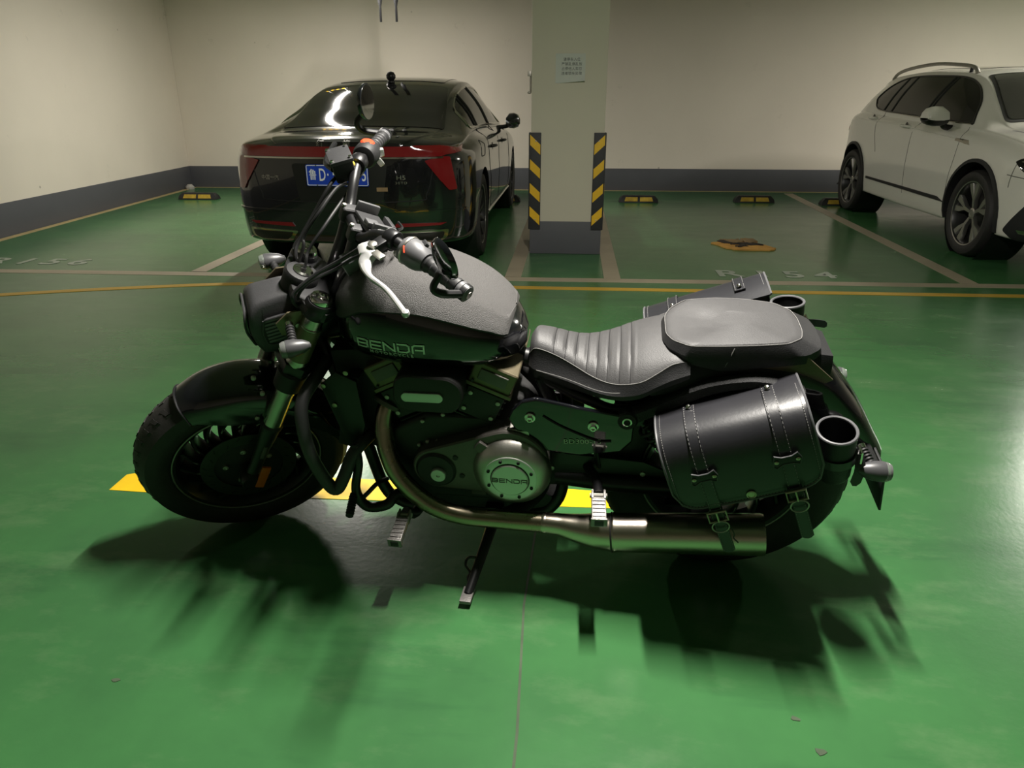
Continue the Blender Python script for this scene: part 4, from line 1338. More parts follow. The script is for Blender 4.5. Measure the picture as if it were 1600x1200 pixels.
# ---- side covers
for s in (1, -1):
    pts = [V((p.x, s * .140, p.z)) for p in BP([(794, 655), (800, 640), (815, 626), (838, 622), (905, 637), (965, 648), (992, 655), (988, 690), (970, 706), (905, 710), (845, 703), (806, 672)], .15)]
    sc_ = part(G().prism(pts, (0, s * .014, 0)), 'side_cover', 'gloss_black', bevel=.007, seg=3)
    if s > 0:
        crease = [B(848, 650, .156), B(880, 668, .156), B(930, 688, .156), B(955, 690, .156)]
        G().tube(crease, .0022, 6, 4).obj('cover_crease', 'satin_black', sc_)
        for q in ((828, 653), (927, 667)):
            b0 = B(*q, .158)
            bo = G().lathe([(.0125, -.006), (.0130, .001), (.011, .002)], b0, AXY, 20).obj('flange_bolt', 'chrome', sc_)
            G().lathe([(.0092, .001), (.0092, .009), (.0075, .010), (.005, .010), (.0045, .006), (.001, .006)], b0, AXY, 6).obj('bolt_head', 'chrome', sc_, smooth=20)
        me = text_mesh('BD300-15', .0185, .0004, spacing=1.08, xs=1.12)
        c = B(910, 690, .1545)
        th = R(4)
        me.transform(Matrix(((-math.cos(th), math.sin(th), 0, c.x), (0, 0, 1, c.y + .0008), (-math.sin(th) * 0 + math.sin(th), math.cos(th), 0, c.z), (0, 0, 0, 1))))
        link('cover_lettering', me, 'galv', sc_, 0)

# ---- frame tubes
def ftube(pts, r, name='frame_tube', m='satin_black', **k): return part(G().tube(pts, r, 14, 6), name, m, **k)
for s in (1, -1):
    ftube([V((1.035, s * .022, .66)), V((.985, s * .055, .555)), V((.930, s * .075, .37)), V((.900, s * .082, .235)), V((.86, s * .085, .185)), V((.78, s * .085, .170)), V((.50, s * .085, .175)), V((.42, s * .085, .22)), V((.40, s * .085, .34)), V((.42, s * .085, .50)), V((.46, s * .07, .60))], .016)
    ftube([V((.46, s * .07, .60)), V((.35, s * .10, .565)), V((.25, s * .115, .55)), V((.05, s * .11, .62))], .013)
    # swing arm
    part(G().tube([V((.42, s * .095, .315)), V((.25, s * .108, .318)), V((0, s * .112, .322)), V((-.045, s * .112, .324))], [.020, .024, .022, .020], 12, 4), 'swing_arm', 'satin_black')
    # shock absorber with spring
    a, b = V((.225, s * .125, .535)), V((.075, s * .125, .385))
    shk = part(G().tube([a, b], .011, 12), 'shock_absorber', 'satin_black')
    d = (b - a).normalized(); s1, s2, _ = frame_of(d)
    coil = []
    for k in range(101):
        t = k / 100
        an = 2 * math.pi * 8 * t
        coil.append(a + (b - a) * (.10 + .78 * t) + (s1 * math.cos(an) + s2 * math.sin(an)) * .023)
    G().tube(coil, .0045, 7).obj('spring', 'rubber', shk)
    G().lathe([(.016, -.012), (.016, .012)], a, AXY, 14).obj('shock_eye', 'satin_black', shk)
part(G().tube([V((1.035, 0, .665)), V((.85, 0, .69)), V((.60, 0, .64)), V((.46, 0, .60))], .024, 14, 5), 'backbone_tube', 'satin_black')
part(G().lathe([(.034, -.10), (.036, -.09), (.036, .09), (.034, .10)], WC - NN * TRAIL + U * .50, U, 24), 'steering_head', 'satin_black')
# frame plate behind the engine with see-through slots between its bars
for s in (1, -1):
    fp = part(G().prism([V((x, s * .090, z)) for x, z in ((.475, .455), (.36, .450), (.36, .405), (.475, .405))], (0, s * .012, 0)), 'pivot_plate', 'satin_black', bevel=.003)
    part(G().prism([V((x, s * .088, z)) for x, z in ((.46, .40), (.20, .385), (.13, .355), (.13, .315), (.28, .300), (.46, .290))], (0, s * .014, 0)), 'pivot_plate', 'satin_black', bevel=.004)
    part(G().bar(V((.33, s * .095, .47)), V((.31, s * .095, .36)), .012, .03, AXY), 'pivot_plate', 'satin_black', bevel=.003)
    for x, z in ((.44, .43), (.43, .35), (.20, .35)):
        G().lathe([(.007, 0), (.007, .005), (.003, .006)], V((x, s * .102, z)), V((0, s, 0)), 8).obj('plate_bolt', 'galv', fp)
# belly / lower tray
part(G().prism([V((x, -.09, z)) for x, z in ((.86, .20), (.80, .155), (.48, .155), (.40, .22), (.48, .27), (.82, .27))], (0, .18, 0)), 'engine_sump', 'engine_dark', bevel=.012)
# radiator
rad = part(G().box(V((.945, 0, .50)), (.030, .25, .22), Matrix.Rotation(-.26, 3, 'Y')), 'radiator', 'matte_black', bevel=.004)
for k in range(14):
    z = -.10 + k * .0155
    G().box(V((.945, 0, .50)) + Matrix.Rotation(-.26, 3, 'Y') @ V((.016, 0, z)), (.004, .23, .003), Matrix.Rotation(-.26, 3, 'Y')).obj('radiator_fin', 'engine_dark', rad, smooth=0)
for s in (1, -1):
    part(G().prism([V((x, s * .128, z)) for x, z in ((1.00, .585), (.955, .625), (.905, .60), (.90, .47), (.925, .40), (.955, .40))], (0, s * .010, 0)), 'radiator_shroud', 'satin_black', bevel=.004)
    for q in ((505, 603), (523, 633), (540, 583)):
        p = B(*q, .140)
        part(G().lathe([(.0065, -.003), (.0065, .004), (.003, .005)], V((p.x, s * .138, p.z)), V((0, s, 0)), 10), 'shroud_bolt', 'brass')

# ---- dark mass added to fill the space behind the radiator
part(G().prism([V((x, -.085, z)) for x, z in ((.985, .655), (.88, .665), (.80, .63), (.80, .50), (.86, .40), (.905, .36), (.935, .40), (.975, .56))], (0, .17, 0)), 'dark_filler', 'matte_black', bevel=.01)

# ---- engine
Ecase = part(G().prism([V((x, -.125, z)) for x, z in ((.86, .30), (.80, .24), (.52, .24), (.44, .30), (.43, .42), (.50, .49), (.60, .51), (.74, .51), (.83, .46), (.87, .38))], (0, .25, 0)), 'crankcase', 'engine_dark', bevel=.016, seg=3)
def cylinder(base, top, name, w=.105, dpt=.20, tophead=True):
    base, top = V(base), V(top)
    d = (top - base).normalized()
    f_ = AXY.cross(d).normalized()
    Rm = Matrix((f_, AXY, d)).transposed()
    L = (top - base).length
    cyl = part(G().box(base + d * L * .33, (w * .80, dpt * .86, L * .66), Rm), name, 'engine_dark', bevel=.008)
    for k in range(6):
        G().box(base + d * (L * (.12 + .09 * k)), (w * .98, dpt * 1.0, .0055), Rm).obj('cooling_fin', 'engine_dark', cyl, bevel=.0015, seg=1)
    # finned side cover with four bolts
    for s in (1, -1):
        G().box(base + d * L * .45 + AXY * s * (dpt / 2 + .003), (w * .86, .012, L * .36), Rm).obj('barrel_cover', 'engine_dark', cyl, bevel=.003)
        for a in (-1, 1):
            for b in (-1, 1):
                G().lathe([(.0058, 0), (.0058, .004), (.003, .005)], base + d * (L * (.45 + b * .11)) + f_ * a * w * .33 + AXY * s * (dpt / 2 + .009), AXY * s, 10).obj('cover_bolt', 'galv', cyl)
    hd = G().box(base + d * (L * .80), (w * 1.02, dpt * 1.04, L * .30), Rm).obj('cylinder_head', 'engine_bronze', cyl, bevel=.008, seg=3)
    G().box(base + d * (L * .665), (w * 1.10, dpt * 1.08, .010), Rm).obj('head_gasket_rim', 'engine_bronze', cyl, bevel=.002)
    for s in (1, -1):
        G().box(base + d * (L * .82) + AXY * s * (dpt * .52), (w * .66, .010, L * .14), Rm).obj('head_panel', 'engine_grey', cyl, bevel=.003)
    G().lathe([(.004, 0), (.004, .003)], base + d * (L * .71) + f_ * w * .4 + AXY * (dpt * .53), AXY, 8).obj('head_plug', 'matte_black', cyl)
    return cyl
cylinder((.640, .0, .455), (.552, .0, .660), 'rear_cylinder', .108, .24)
cylinder((.750, .0, .45), (.855, .0, .655), 'front_cylinder', .10, .22)
# air cleaner cover with badge
acc = rounded([(.795, .640), (.770, .656), (.660, .652), (.632, .630), (.632, .585), (.655, .553), (.770, .553), (.802, .580)], .018, 4)
ac = part(G().prism([V((x, .02, z)) for x, z in acc], (0, .165, 0)), 'air_cleaner', 'engine_dark', bevel=.010, seg=3)
bd_ = []
c0, c1 = B(634, 622, .192), B(683, 624, .192)
ln = (c0 - c1).length
for k in range(24):
    a = 2 * math.pi * k / 24
    bd_.append((math.cos(a) * .0125 + (ln / 2 if math.cos(a) > 0 else -ln / 2), math.sin(a) * .0125))
cm = (c0 + c1) / 2
ex = (c0 - c1).normalized(); ez = V((0, 1, 0)).cross(ex) * -1
G().prism([cm + ex * a + ez * b + V((0, -.008, 0)) for a, b in bd_], (0, .006, 0)).obj('air_cleaner_badge', 'badge_silver', ac, bevel=.0015)
# primary cover
a0, a1 = V((.718, 0, .368)), V((.530, 0, .400))
prof = []
r0, r1 = .062, .098
d = (a1 - a0); L = math.hypot(d.x, d.z); th = math.atan2(d.z, d.x)
phi = math.acos((r0 - r1) / L) if abs(r0 - r1) < L else 0
for k in range(13):
    a = th + phi + (2 * math.pi - 2 * phi) * k / 12
    prof.append((a0.x + r0 * math.cos(a), a0.z + r0 * math.sin(a)))
for k in range(17):
    a = th - phi + (2 * phi) * k / 16
    prof.append((a1.x + r1 * math.cos(a), a1.z + r1 * math.sin(a)))
pc = part(G().prism([V((x, .115, z)) for x, z in prof], (0, .050, 0)), 'primary_cover', 'engine_grey', bevel=.010, seg=3)
G().lathe([(.050, 0), (.052, .004), (.046, .010), (.024, .012), (.001, .012)], V((a0.x, .163, a0.z)), AXY, 36).obj('cover_dish', 'engine_dark', pc)
pg = B(685, 742, .18)
G().lathe([(.0195, -.006), (.0195, .003), (.018, .005), (.005, .005), (.004, .002), (.001, .002)], pg, AXY, 28).obj('timing_plug', 'badge_silver', pc)
for q in ((711, 716), (722, 744)):
    p = B(*q, .167)
    G().lathe([(.007, -.004), (.007, .0005), (.004, .001)], p, AXY, 14).obj('cover_hole', 'matte_black', pc)
G().bar(B(748, 702, .16), B(758, 690, .16), .030, .030, AXY).obj('cover_lug', 'engine_grey', pc, bevel=.006)
# round clutch cover
cc = B(797, 748, .195)
cc = V((cc.x, .150, cc.z))
rc_ = part(G().lathe([(.098, .0), (.098, .016), (.094, .026), (.082, .038), (.070, .045), (.066, .046), (.001, .046)], cc, AXY, 64), 'clutch_cover', 'alloy', smooth=50)
G().lathe([(.0665, .045), (.0665, .0475), (.064, .049), (.049, .049), (.048, .047)], cc, AXY, 64, cap=False).obj('inner_ring', 'badge_silver', rc_)
G().lathe([(.0465, .044), (.0465, .052), (.044, .054), (.001, .0545)], cc, AXY, 64).obj('centre_disc', 'badge_silver', rc_)
G().ring([(.0468, .046), (.0490, .046), (.0490, .0492), (.0468, .0492)], cc, AXY, 64).obj('disc_groove', 'engine_dark', rc_)
for k in range(8):
    a = 2 * math.pi * (k + .5) / 8
    G().lathe([(.0042, .047), (.0042, .0515), (.0028, .0515), (.0024, .0495), (.001, .0495)], cc + V((math.cos(a) * .0575, 0, math.sin(a) * .0575)), AXY, 12).obj('cover_screw', 'matte_black', rc_)
me = block_letters('BENDA', .0105, ex=.0003)
me.transform(Matrix(((-1, 0, 0, cc.x), (0, 0, 1, cc.y + .0549), (0, 1, 0, cc.z), (0, 0, 0, 1))))
link('cover_lettering', me, 'engine_grey', rc_, 0)
part(G().prism([V((x, .10, z)) for x, z in ((.545, .50), (.478, .50), (.470, .455), (.55, .455))], (0, .055, 0)), 'cover_tower', 'alloy', bevel=.008)
part(G().prism([V((x, .09, z)) for x, z in ((.545, .31), (.50, .31), (.50, .255), (.545, .255))], (0, .05, 0)), 'exhaust_hanger', 'engine_grey', bevel=.004)
part(G().prism([V((x, .09, z)) for x, z in ((.64, .30), (.60, .30), (.60, .262), (.64, .262))], (0, .04, 0)), 'exhaust_hanger', 'engine_grey', bevel=.004)
for q in ((660, 658), (668, 690), (683, 690), (692, 648), (655, 695), (710, 640)):
    p = B(*q, .13)
    part(G().lathe([(.005, -.02), (.0055, .002), (.003, .004)], p, AXY, 8), 'engine_bolt', 'galv')

# ---- exhaust
ex_pts = [V((.838, .085, .525)), V((.853, .105, .500)), V((.857, .125, .455)), V((.846, .150, .400)), V((.815, .172, .340)), V((.745, .192, .280)), V((.66, .200, .253)), V((.55, .202, .250)), V((.44, .202, .250))]
exh = part(G().tube(ex_pts, [.0235, .0235, .0240, .0240, .0240, .0240, .0240, .0245, .0255], 24, 8), 'exhaust_header', 'header_steel')
G().lathe([(.030, -.005), (.040, .0), (.040, .008), (.028, .012)], V((.845, .095, .515)), (V((.853, .105, .500)) - V((.838, .085, .525))), 20).obj('header_flange', 'engine_grey', exh)
G().lathe([(.0262, 0), (.0275, .004), (.0275, .010), (.0262, .014)], V((.445, .202, .250)), (-1, 0, 0), 24).obj('joint_ring', 'steel', exh)
tr = part(G().tube([V((.44, .202, .250)), V((.40, .202, .248)), V((.355, .204, .243)), V((.31, .207, .242)), V((.268, .210, .244))], [.0262, .028, .036, .044, .0475], 32, 6), 'exhaust_cone', 'steel')
m0, m1 = V((.268, .210, .244)), V((-.088, .220, .285))
ml = (m1 - m0).length
muf = part(G().lathe([(.0475, 0), (.050, .003), (.050, .008), (.0485, .012), (.0495, ml * .5), (.0505, ml - .008), (.049, ml), (.042, ml + .001), (.036, ml - .02), (.030, ml - .05)], m0, m1 - m0, 40, cap=False), 'muffler', 'steel', smooth=40)
G().lathe([(.034, ml - .045), (.001, ml - .045)], m0, m1 - m0, 24, cap=False).obj('muffler_baffle', 'matte_black', muf)
G().ring([(.0480, -.003), (.0502, -.002), (.0502, .0), (.0480, .001)], m0, m1 - m0, 40).obj('muffler_seam', 'matte_black', muf)
# header of the rear cylinder joining from behind
part(G().tube([V((.52, -.05, .56)), V((.46, -.02, .50)), V((.44, .02, .38)), V((.46, .08, .26)), V((.52, .16, .245)), V((.57, .198, .250))], .019, 16, 6), 'rear_header', 'engine_dark')

# ---- crash bar
cb = [V((1.008, .055, .610)), V((1.020, .115, .590)), V((1.035, .175, .560)), V((1.032, .205, .505)), V((1.018, .222, .430)), V((.992, .222, .350)), V((.970, .220, .325)), V((.950, .208, .355)), V((.930, .180, .405)), V((.914, .150, .420)), V((.900, .100, .420))]
part(G().tube(cb, .0165, 16, 6), 'crash_bar', 'dark_grey')
part(G().tube([V((p.x, -p.y, p.z)) for p in cb], .0165, 16, 6), 'crash_bar', 'dark_grey')

# ---- shift lever and pegs
part(G().tube([V((.925, .165, .43)), B(560, 725, .18), B(556, 760, .185), B(562, 780, .185), B(578, 792, .185), B(605, 788, .18), V((.835, .16, .270)), V((.80, .14, .262))], [.012, .012, .012, .014, .014, .014, .014, .013], 12, 5), 'shift_linkage', 'satin_black')
part(G().tube([B(562, 782, .185), B(575, 770, .18), B(590, 755, .16), B(605, 748, .12)], .006, 10, 5), 'shift_rod', 'satin_black')
a, b = B(553, 772, .19), B(546, 806, .255)
sp_ = part(G().tube([a, b], .010, 16), 'shift_peg', 'rubber')
for k in range(7):
    G().ring([(.0102, -.002), (.0115, 0), (.0102, .002)], a.lerp(b, .15 + .12 * k), b - a, 16).obj('peg_rib', 'rubber', sp_)
def foot_peg(a, b, w, name):
    d = (b - a).normalized()
    up = V((0, 0, 1)); x = up.cross(d).normalized(); z = d.cross(x)
    Rm = Matrix((x, d, z)).transposed()
    L = (b - a).length
    p = part(G().box(a + d * L * .62, (w, L * .78, .020), Rm), name, 'peg_metal', bevel=.004)
    G().box(a + d * L * 1.005, (w * 1.12, L * .07, .027), Rm).obj('peg_end', 'peg_metal', p, bevel=.004)
    G().box(a + d * L * 1.04, (w * .62, L * .03, .017), Rm).obj('peg_end_hole', 'matte_black', p, bevel=.002)
    for s in (-1, 1):
        G().box(a + d * L * .14 + x * s * w * .42, (w * .16, L * .30, .024), Rm).obj('peg_fork', 'peg_metal', p, bevel=.002)
    G().tube([a + d * L * .10 - x * w * .6, a + d * L * .10 + x * w * .6], .006, 10).obj('peg_pivot', 'galv', p)
    for k in range(5):
        G().box(a + d * (L * (.36 + .13 * k)) + z * .0105, (w * .84, L * .05, .003), Rm).obj('peg_ridge', 'peg_metal', p, smooth=0)
    return p
foot_peg(B(634, 800, .215), B(617, 848, .315), .032, 'foot_peg')
part(G().tube([B(634, 800, .205), B(650, 800, .17), V((.77, .11, .235))], .014, 12, 4), 'peg_bracket', 'satin_black')
foot_peg(B(935, 770, .225), B(936, 816, .315), .034, 'passenger_peg')
part(G().tube([B(935, 772, .225), V((.315, .16, .37)), V((.34, .10, .36))], .012, 12, 4), 'peg_bracket', 'satin_black')
# right-hand pegs
foot_peg(V((.80, -.215, .276)), V((.80, -.315, .262)), .032, 'foot_peg')
part(G().tube([V((.80, -.205, .276)), V((.79, -.16, .25)), V((.77, -.10, .22))], .014, 12, 4), 'peg_bracket', 'satin_black')

# ---- side stand
foot = BM.transposed() @ (V((0, 0, 0)) - BO)
def on_floor(px, py, h=0.0):
    d = sight(px, py)
    w = _cC + d * ((h - CAM_H) / d.z)
    return BM.transposed() @ (w - BO)
fp_ = on_floor(728, 938, .008)
top_ = V((.585, .105, .165))
ss = part(G().tube([top_, top_.lerp(fp_, .5), top_.lerp(fp_, .93)], [.016, .014, .012], 12), 'side_stand', 'satin_black')
zf = BM.transposed() @ V((0, 0, 1))
d = (fp_ - top_).normalized()
G().box(fp_ + zf * .004 - d * .010, (.030, .062, .010), Matrix((V((1, 0, 0)), zf.cross(V((1, 0, 0))).normalized(), zf)).transposed()).obj('stand_foot', 'peg_metal', ss, bevel=.003)
mid = top_.lerp(fp_, .52)
G().tube([mid + V((.006, 0, .005)), mid + V((.030, .006, .008)), mid + V((.036, .020, -.004)), mid + V((.022, .034, -.016)), mid + V((.026, .045, -.030)), mid + V((.008, .075, -.045))], .0036, 8, 5).obj('stand_loop', 'satin_black', ss)
part(G().box(V((.585, .10, .18)), (.05, .03, .05)), 'stand_bracket', 'satin_black', bevel=.006)

# ---- tail: plate bracket, rear signals
br_ = part(G().tube([V((-.30, .0, .47)), V((-.33, .0, .43)), V((-.345, .0, .40))], .016, 12, 4), 'plate_stalk', 'satin_black')
part(G().prism([V((-.335, -.16, .455)), V((-.335, .16, .455)), V((-.350, .16, .335)), V((-.350, -.16, .335))], (-.006, 0, 0)), 'number_plate_bracket', 'matte_black', bevel=.002)
part(G().tube([V((-.318, -.15, .462)), V((-.318, .15, .462))], .008, 10), 'signal_bar', 'satin_black')
rl = B(1368, 736, .205)
turn_signal(rl, (-1, -.02, -.05), V((rl.x + .020, .15, rl.z + .022)), mw=Matrix.Identity(4), L=.066, r=.0235)
turn_signal(V((rl.x, -.205, rl.z)), (-1, .02, -.05), V((rl.x + .020, -.15, rl.z + .022)), mw=Matrix.Identity(4), L=.066, r=.0235)
# ------------------------------------------------------------------ leather saddlebags
TILT = R(21)
def saddlebag(s, dx, dz, dy, label, cup):
    """s = +1 left bag, -1 right bag; profile in (outward y, up e2), length along e1 (rearwards, rising)"""
    e1, e2 = V((-math.cos(TILT), 0, math.sin(TILT))), V((math.sin(TILT), 0, math.cos(TILT)))
    org = V((dx, 0, dz))
    base = org + e1 * .19 + e2 * .40 + V((0, s * (.20 + dy), 0))
    root = empty('saddlebag', mw=BIKE_MW @ Matrix.Translation(base))
    tag(root, label, 'saddlebag', 'leather saddlebags on the motorcycle')
    def P(a, y, b): return org + e1 * a + e2 * b + V((0, s * (y + dy), 0)) - base
    E0, E1 = .030, .346
    # body
    body = [(.130, .405), (.245, .400), (.272, .415), (.282, .46), (.278, .55), (.255, .580), (.21, .592), (.130, .592)]
    rings = [[P(a, .20 + (y - .20) * k, .5 + (b - .5) * k) for y, b in body] for a, k in ((E0 + .012, .93), (E0 + .018, .98), (E0 + .024, 1), (E1 - .024, 1), (E1 - .018, .98), (E1 - .012, .93))]
    G().loft(rings).obj('bag_body', 'leather_dark', root, smooth=45)
    # lid: profile over the top and down the outside
    lp = catmull([V((0, y, b)) for y, b in ((.125, .594), (.17, .602), (.215, .604), (.252, .596), (.278, .574), (.292, .54), (.298, .50), (.300, .46), (.298, .425))], 4)
    cum = [0]
    for a, b in zip(lp, lp[1:]): cum.append(cum[-1] + (b - a).length)
    LT = cum[-1]
    def prof(t, off=0.0):
        d = max(0, min(t, LT))
        for i in range(len(cum) - 1):
            if d <= cum[i + 1] + 1e-9:
                u = (d - cum[i]) / (cum[i + 1] - cum[i])
                q = lp[i].lerp(lp[i + 1], u)
                tg = (lp[i + 1] - lp[i]).normalized()
                nrm = V((0, -tg.z, tg.y))
                if nrm.y < 0 and nrm.z < 0: nrm = -nrm
                nrm = V((0, abs(nrm.y) if q.y > .2 else nrm.y, nrm.z)) if False else V((0, -tg.z, tg.y))
                extra = t - d
                return q + nrm * off + V((0, 0, -extra))
    rc = .050
    rows, edge_l, edge_r, bottom = [], [], [], []
    NA = 24
    for i in range(NA + 1):
        a = E0 + (E1 - E0) * i / NA
        da = min(a - E0, E1 - a)
        cut = 0 if da >= rc else rc - math.sqrt(max(0, rc * rc - (rc - da) ** 2))
        sag = .010 * math.sin(math.pi * i / NA)
        T = LT - cut + sag * .3
        row = []
        for k in range(25):
            q = prof(T * k / 24)
            row.append(P(a, q.y + .003 * math.sin(math.pi * i / NA), q.z))
        rows.append(row)
    lid = G().grid(rows).obj('bag_lid', 'bag_leather', root, solid=.004, smooth=60)
    bd = rows[0] + [r[-1] for r in rows[1:-1]] + list(reversed(rows[-1]))
    out = V((0, s, 0))
    G().tube([p + out * .001 for p in bd], .0026, 6).obj('lid_edge_binding', 'bag_edge', root)
    # stitching along the edge: short dashes on an inner line
    st = G()
    inner = [rows[1][k].lerp(rows[0][k], .25) for k in range(25)] + [r[-2].lerp(r[-1], .45) for r in rows[2:-2]] + [rows[-2][k].lerp(rows[-1][k], .25) for k in reversed(range(25))]
    for a, b in zip(inner, inner[1:]):
        n = max(1, int((b - a).length / .006))
        for k in range(n):
            p, q = a.lerp(b, k / n), a.lerp(b, (k + .6) / n)
            st.bar(p + out * .0042, q + out * .0042, .0011, .0011, out)
    so = st.obj('lid_stitching', 'stitch', root, smooth=0); so['kind'] = 'stuff'
    # grey plastic strip showing at the mounting flap
    G().box(P((E0 + E1) / 2 - .02, .118, .603), (.15, .022, .010), Matrix.Rotation(TILT, 3, 'Y')).obj('mounting_flap', 'grey_plastic', root, bevel=.002)
    # straps
    for ac, tail, tip in ((.108, .285, .0), (.279, .285, .0)):
        w = .0135
        L0, L1 = .045, LT - .005
        path = [prof(L0 + (L1 - L0) * k / 30, .006) for k in range(31)]
        endb = path[-1].z
        lo_ = path[-1]
        hang = [V((0, lo_.y + .004, endb - (endb - tail) * k / 10)) for k in range(1, 11)]
        allp = path + hang
        rws = [[P(ac + q * w, p.y, p.z) for q in (-1, -.5, 0, .5, 1)] for p in allp]
        # rounded tip
        for q in range(5): rws[-1][q] = rws[-1][q] + (e2 * (.008 if q in (0, 4) else .002 if q in (1, 3) else 0))
        sp = G().grid(rws).obj('strap', 'bag_leather', root, solid=.003, smooth=60)
        st = G()
        for side in (0, 4):
            line = [r[side].lerp(r[2], .18) + out * .0028 + e2 * .0005 for r in rws]
            for a, b in zip(line, line[1:]):
                n = max(1, int((b - a).length / .006))
                for k in range(n):
                    p, q = a.lerp(b, k / n), a.lerp(b, (k + .55) / n)
                    st.bar(p, q, .0010, .0010, out)
        so = st.obj('strap_stitching', 'stitch', sp, smooth=0); so['kind'] = 'stuff'
        q = prof(.058, .012)
        G().lathe([(.0062, -.004), (.0062, 0), (.004, .0025), (.001, .003)], P(ac, q.y, q.z), e2 + out * .3, 14).obj('strap_rivet', 'chrome', sp)
        # bow-tie keeper patch
        bz = .515
        tt = next(t for t in [LT * k / 200 for k in range(60, 201)] if prof(t).z <= bz)
        qy = prof(tt, .013).y
        pts = [(-.030, -.012), (-.024, .016), (-.010, .009), (.010, .009), (.024, .016), (.030, -.0), (.024, -.016), (.010, -.010), (-.010, -.010), (-.024, -.018)]
        pt = G().prism([P(ac + x, qy, bz + z) for x, z in pts], out * .003).obj('keeper_patch', 'leather_dark', root, bevel=.001)
        G().tube([P(ac + x * .97, qy + .0035, bz + z * .95) for x, z in pts], .0010, 5, closed=True).obj('patch_edge', 'bag_edge', pt)
        for x in (-.0215, .0215):
            G().lathe([(.0048, 0), (.0046, .002), (.001, .004)], P(ac + x, qy + .003, bz - .001), out, 12).obj('patch_rivet', 'brass', pt)
        # buckle
        bb = .418 if ac > .2 else .402
        qy = .313
        fr = [(-.020, -.014), (.020, -.014), (.020, .012), (-.020, .012)]
        bk = G().tube([P(ac + x, qy, bb + z) for x, z in fr], .0030, 8, closed=True).obj('buckle', 'brass', root)
        G().tube([P(ac, qy + .002, bb + .012), P(ac, qy + .004, bb - .014)], .0020, 6).obj('buckle_pin', 'brass', bk)
        G().tube([P(ac + .0185 * math.cos(t), qy + .004, bb - .028 + .016 * math.sin(t)) for t in [2 * math.pi * k / 24 for k in range(24)]], .0016, 6, closed=True).obj('keeper_ring', 'galv', bk)
        G().box(P(ac, .306, bb - .002), (.030, .010, .040), Matrix.Rotation(TILT, 3, 'Y')).obj('buckle_loop', 'leather_dark', bk, bevel=.002)
    # round emblem and the lower rear eyelet
    q = B(1174, 772, .303)
    if s > 0:
        c = q - base
        em = G().lathe([(.0105, 0), (.0105, .003), (.008, .004), (.007, .0025), (.001, .003)], c, out, 24).obj('round_emblem', 'brass', root)
    # key-ring cord hanging from the front buckle
    G().tube([P(.128, .318, .372), P(.131, .320, .350), P(.127, .320, .338), P(.133, .320, .322)], .0016, 5, 4).obj('cord', 'rubber', root)
    # bottle pouch at the rear end
    pc_ = org + V((cup[0], s * (cup[1] + dy), cup[2])) - base
    r, h = cup[3], .125
    ax = V((.12, s * .10, 1)).normalized()
    s1, s2, _ = frame_of(ax)
    def oval(rad, z): return [pc_ + ax * z + (s1 * math.cos(t) * rad * 1.12 + s2 * math.sin(t) * rad) for t in [2 * math.pi * k / 36 for k in range(36)]]
    G().loft([oval(r * .86, -h), oval(r * .96, -h + .01), oval(r, -h * .5), oval(r * 1.03, 0), oval(r * .95, 0.0), oval(r * .92, -h * .5), oval(r * .80, -h + .014)], cap=True).obj('bottle_pouch', 'leather_dark', root, smooth=50)
    G().tube(oval(r * .99, .001), .0036, 8, closed=True).obj('pouch_rim', 'bag_edge', root)
    band = [pc_ + ax * (-.062) + (s1 * math.cos(t) * (r * 1.12 + .005) + s2 * math.sin(t) * (r + .005)) for t in [2 * math.pi * k / 36 for k in range(36)]]
    ri = [[p + ax * .011, p - ax * .011] for p in band]
    bnd = G().grid(ri, closed_u=True).obj('pouch_strap', 'bag_leather', root, solid=.003)
    bkp = band[18] if False else max(band, key=lambda p: -p.x + s * p.y * .2)
    G().tube([bkp + ax * z + V((-.006, 0, 0)) + V((0, s * y, 0)) for y, z in ((-.014, -.014), (.014, -.014), (.014, .014), (-.014, .014))], .0028, 8, closed=True).obj('pouch_buckle', 'chrome', bnd)
    tp = [bkp + V((-.004, 0, 0)), bkp + V((-.030, s * .012, -.006)), bkp + V((-.062, s * .014, -.010))] if s < 0 else [bkp + V((-.004, 0, 0)), bkp + V((-.010, s * .014, -.030)), bkp + V((-.006, s * .018, -.075))]
    cp = catmull(tp, 5)
    G().grid([[p + ax * .010 * (1 if i < len(cp) - 1 else .5), p - ax * .010 * (1 if i < len(cp) - 1 else .5)] if s < 0 else [p + V((.011, 0, 0)) * (1 if i < len(cp) - 1 else .4), p - V((.011, 0, 0)) * (1 if i < len(cp) - 1 else .4)] for i, p in enumerate(cp)]).obj('strap_tail', 'bag_leather', bnd, solid=.003)
    return root

saddlebag(1, 0.0, 0.0, 0.0, 'black leather saddlebag hanging on the near side above the muffler', (-.200, .195, .580, .041))
saddlebag(-1, .026, .074, .0, 'black leather saddlebag on the far side, seen from above behind the pillion seat', (-.170, .200, .622, .040))
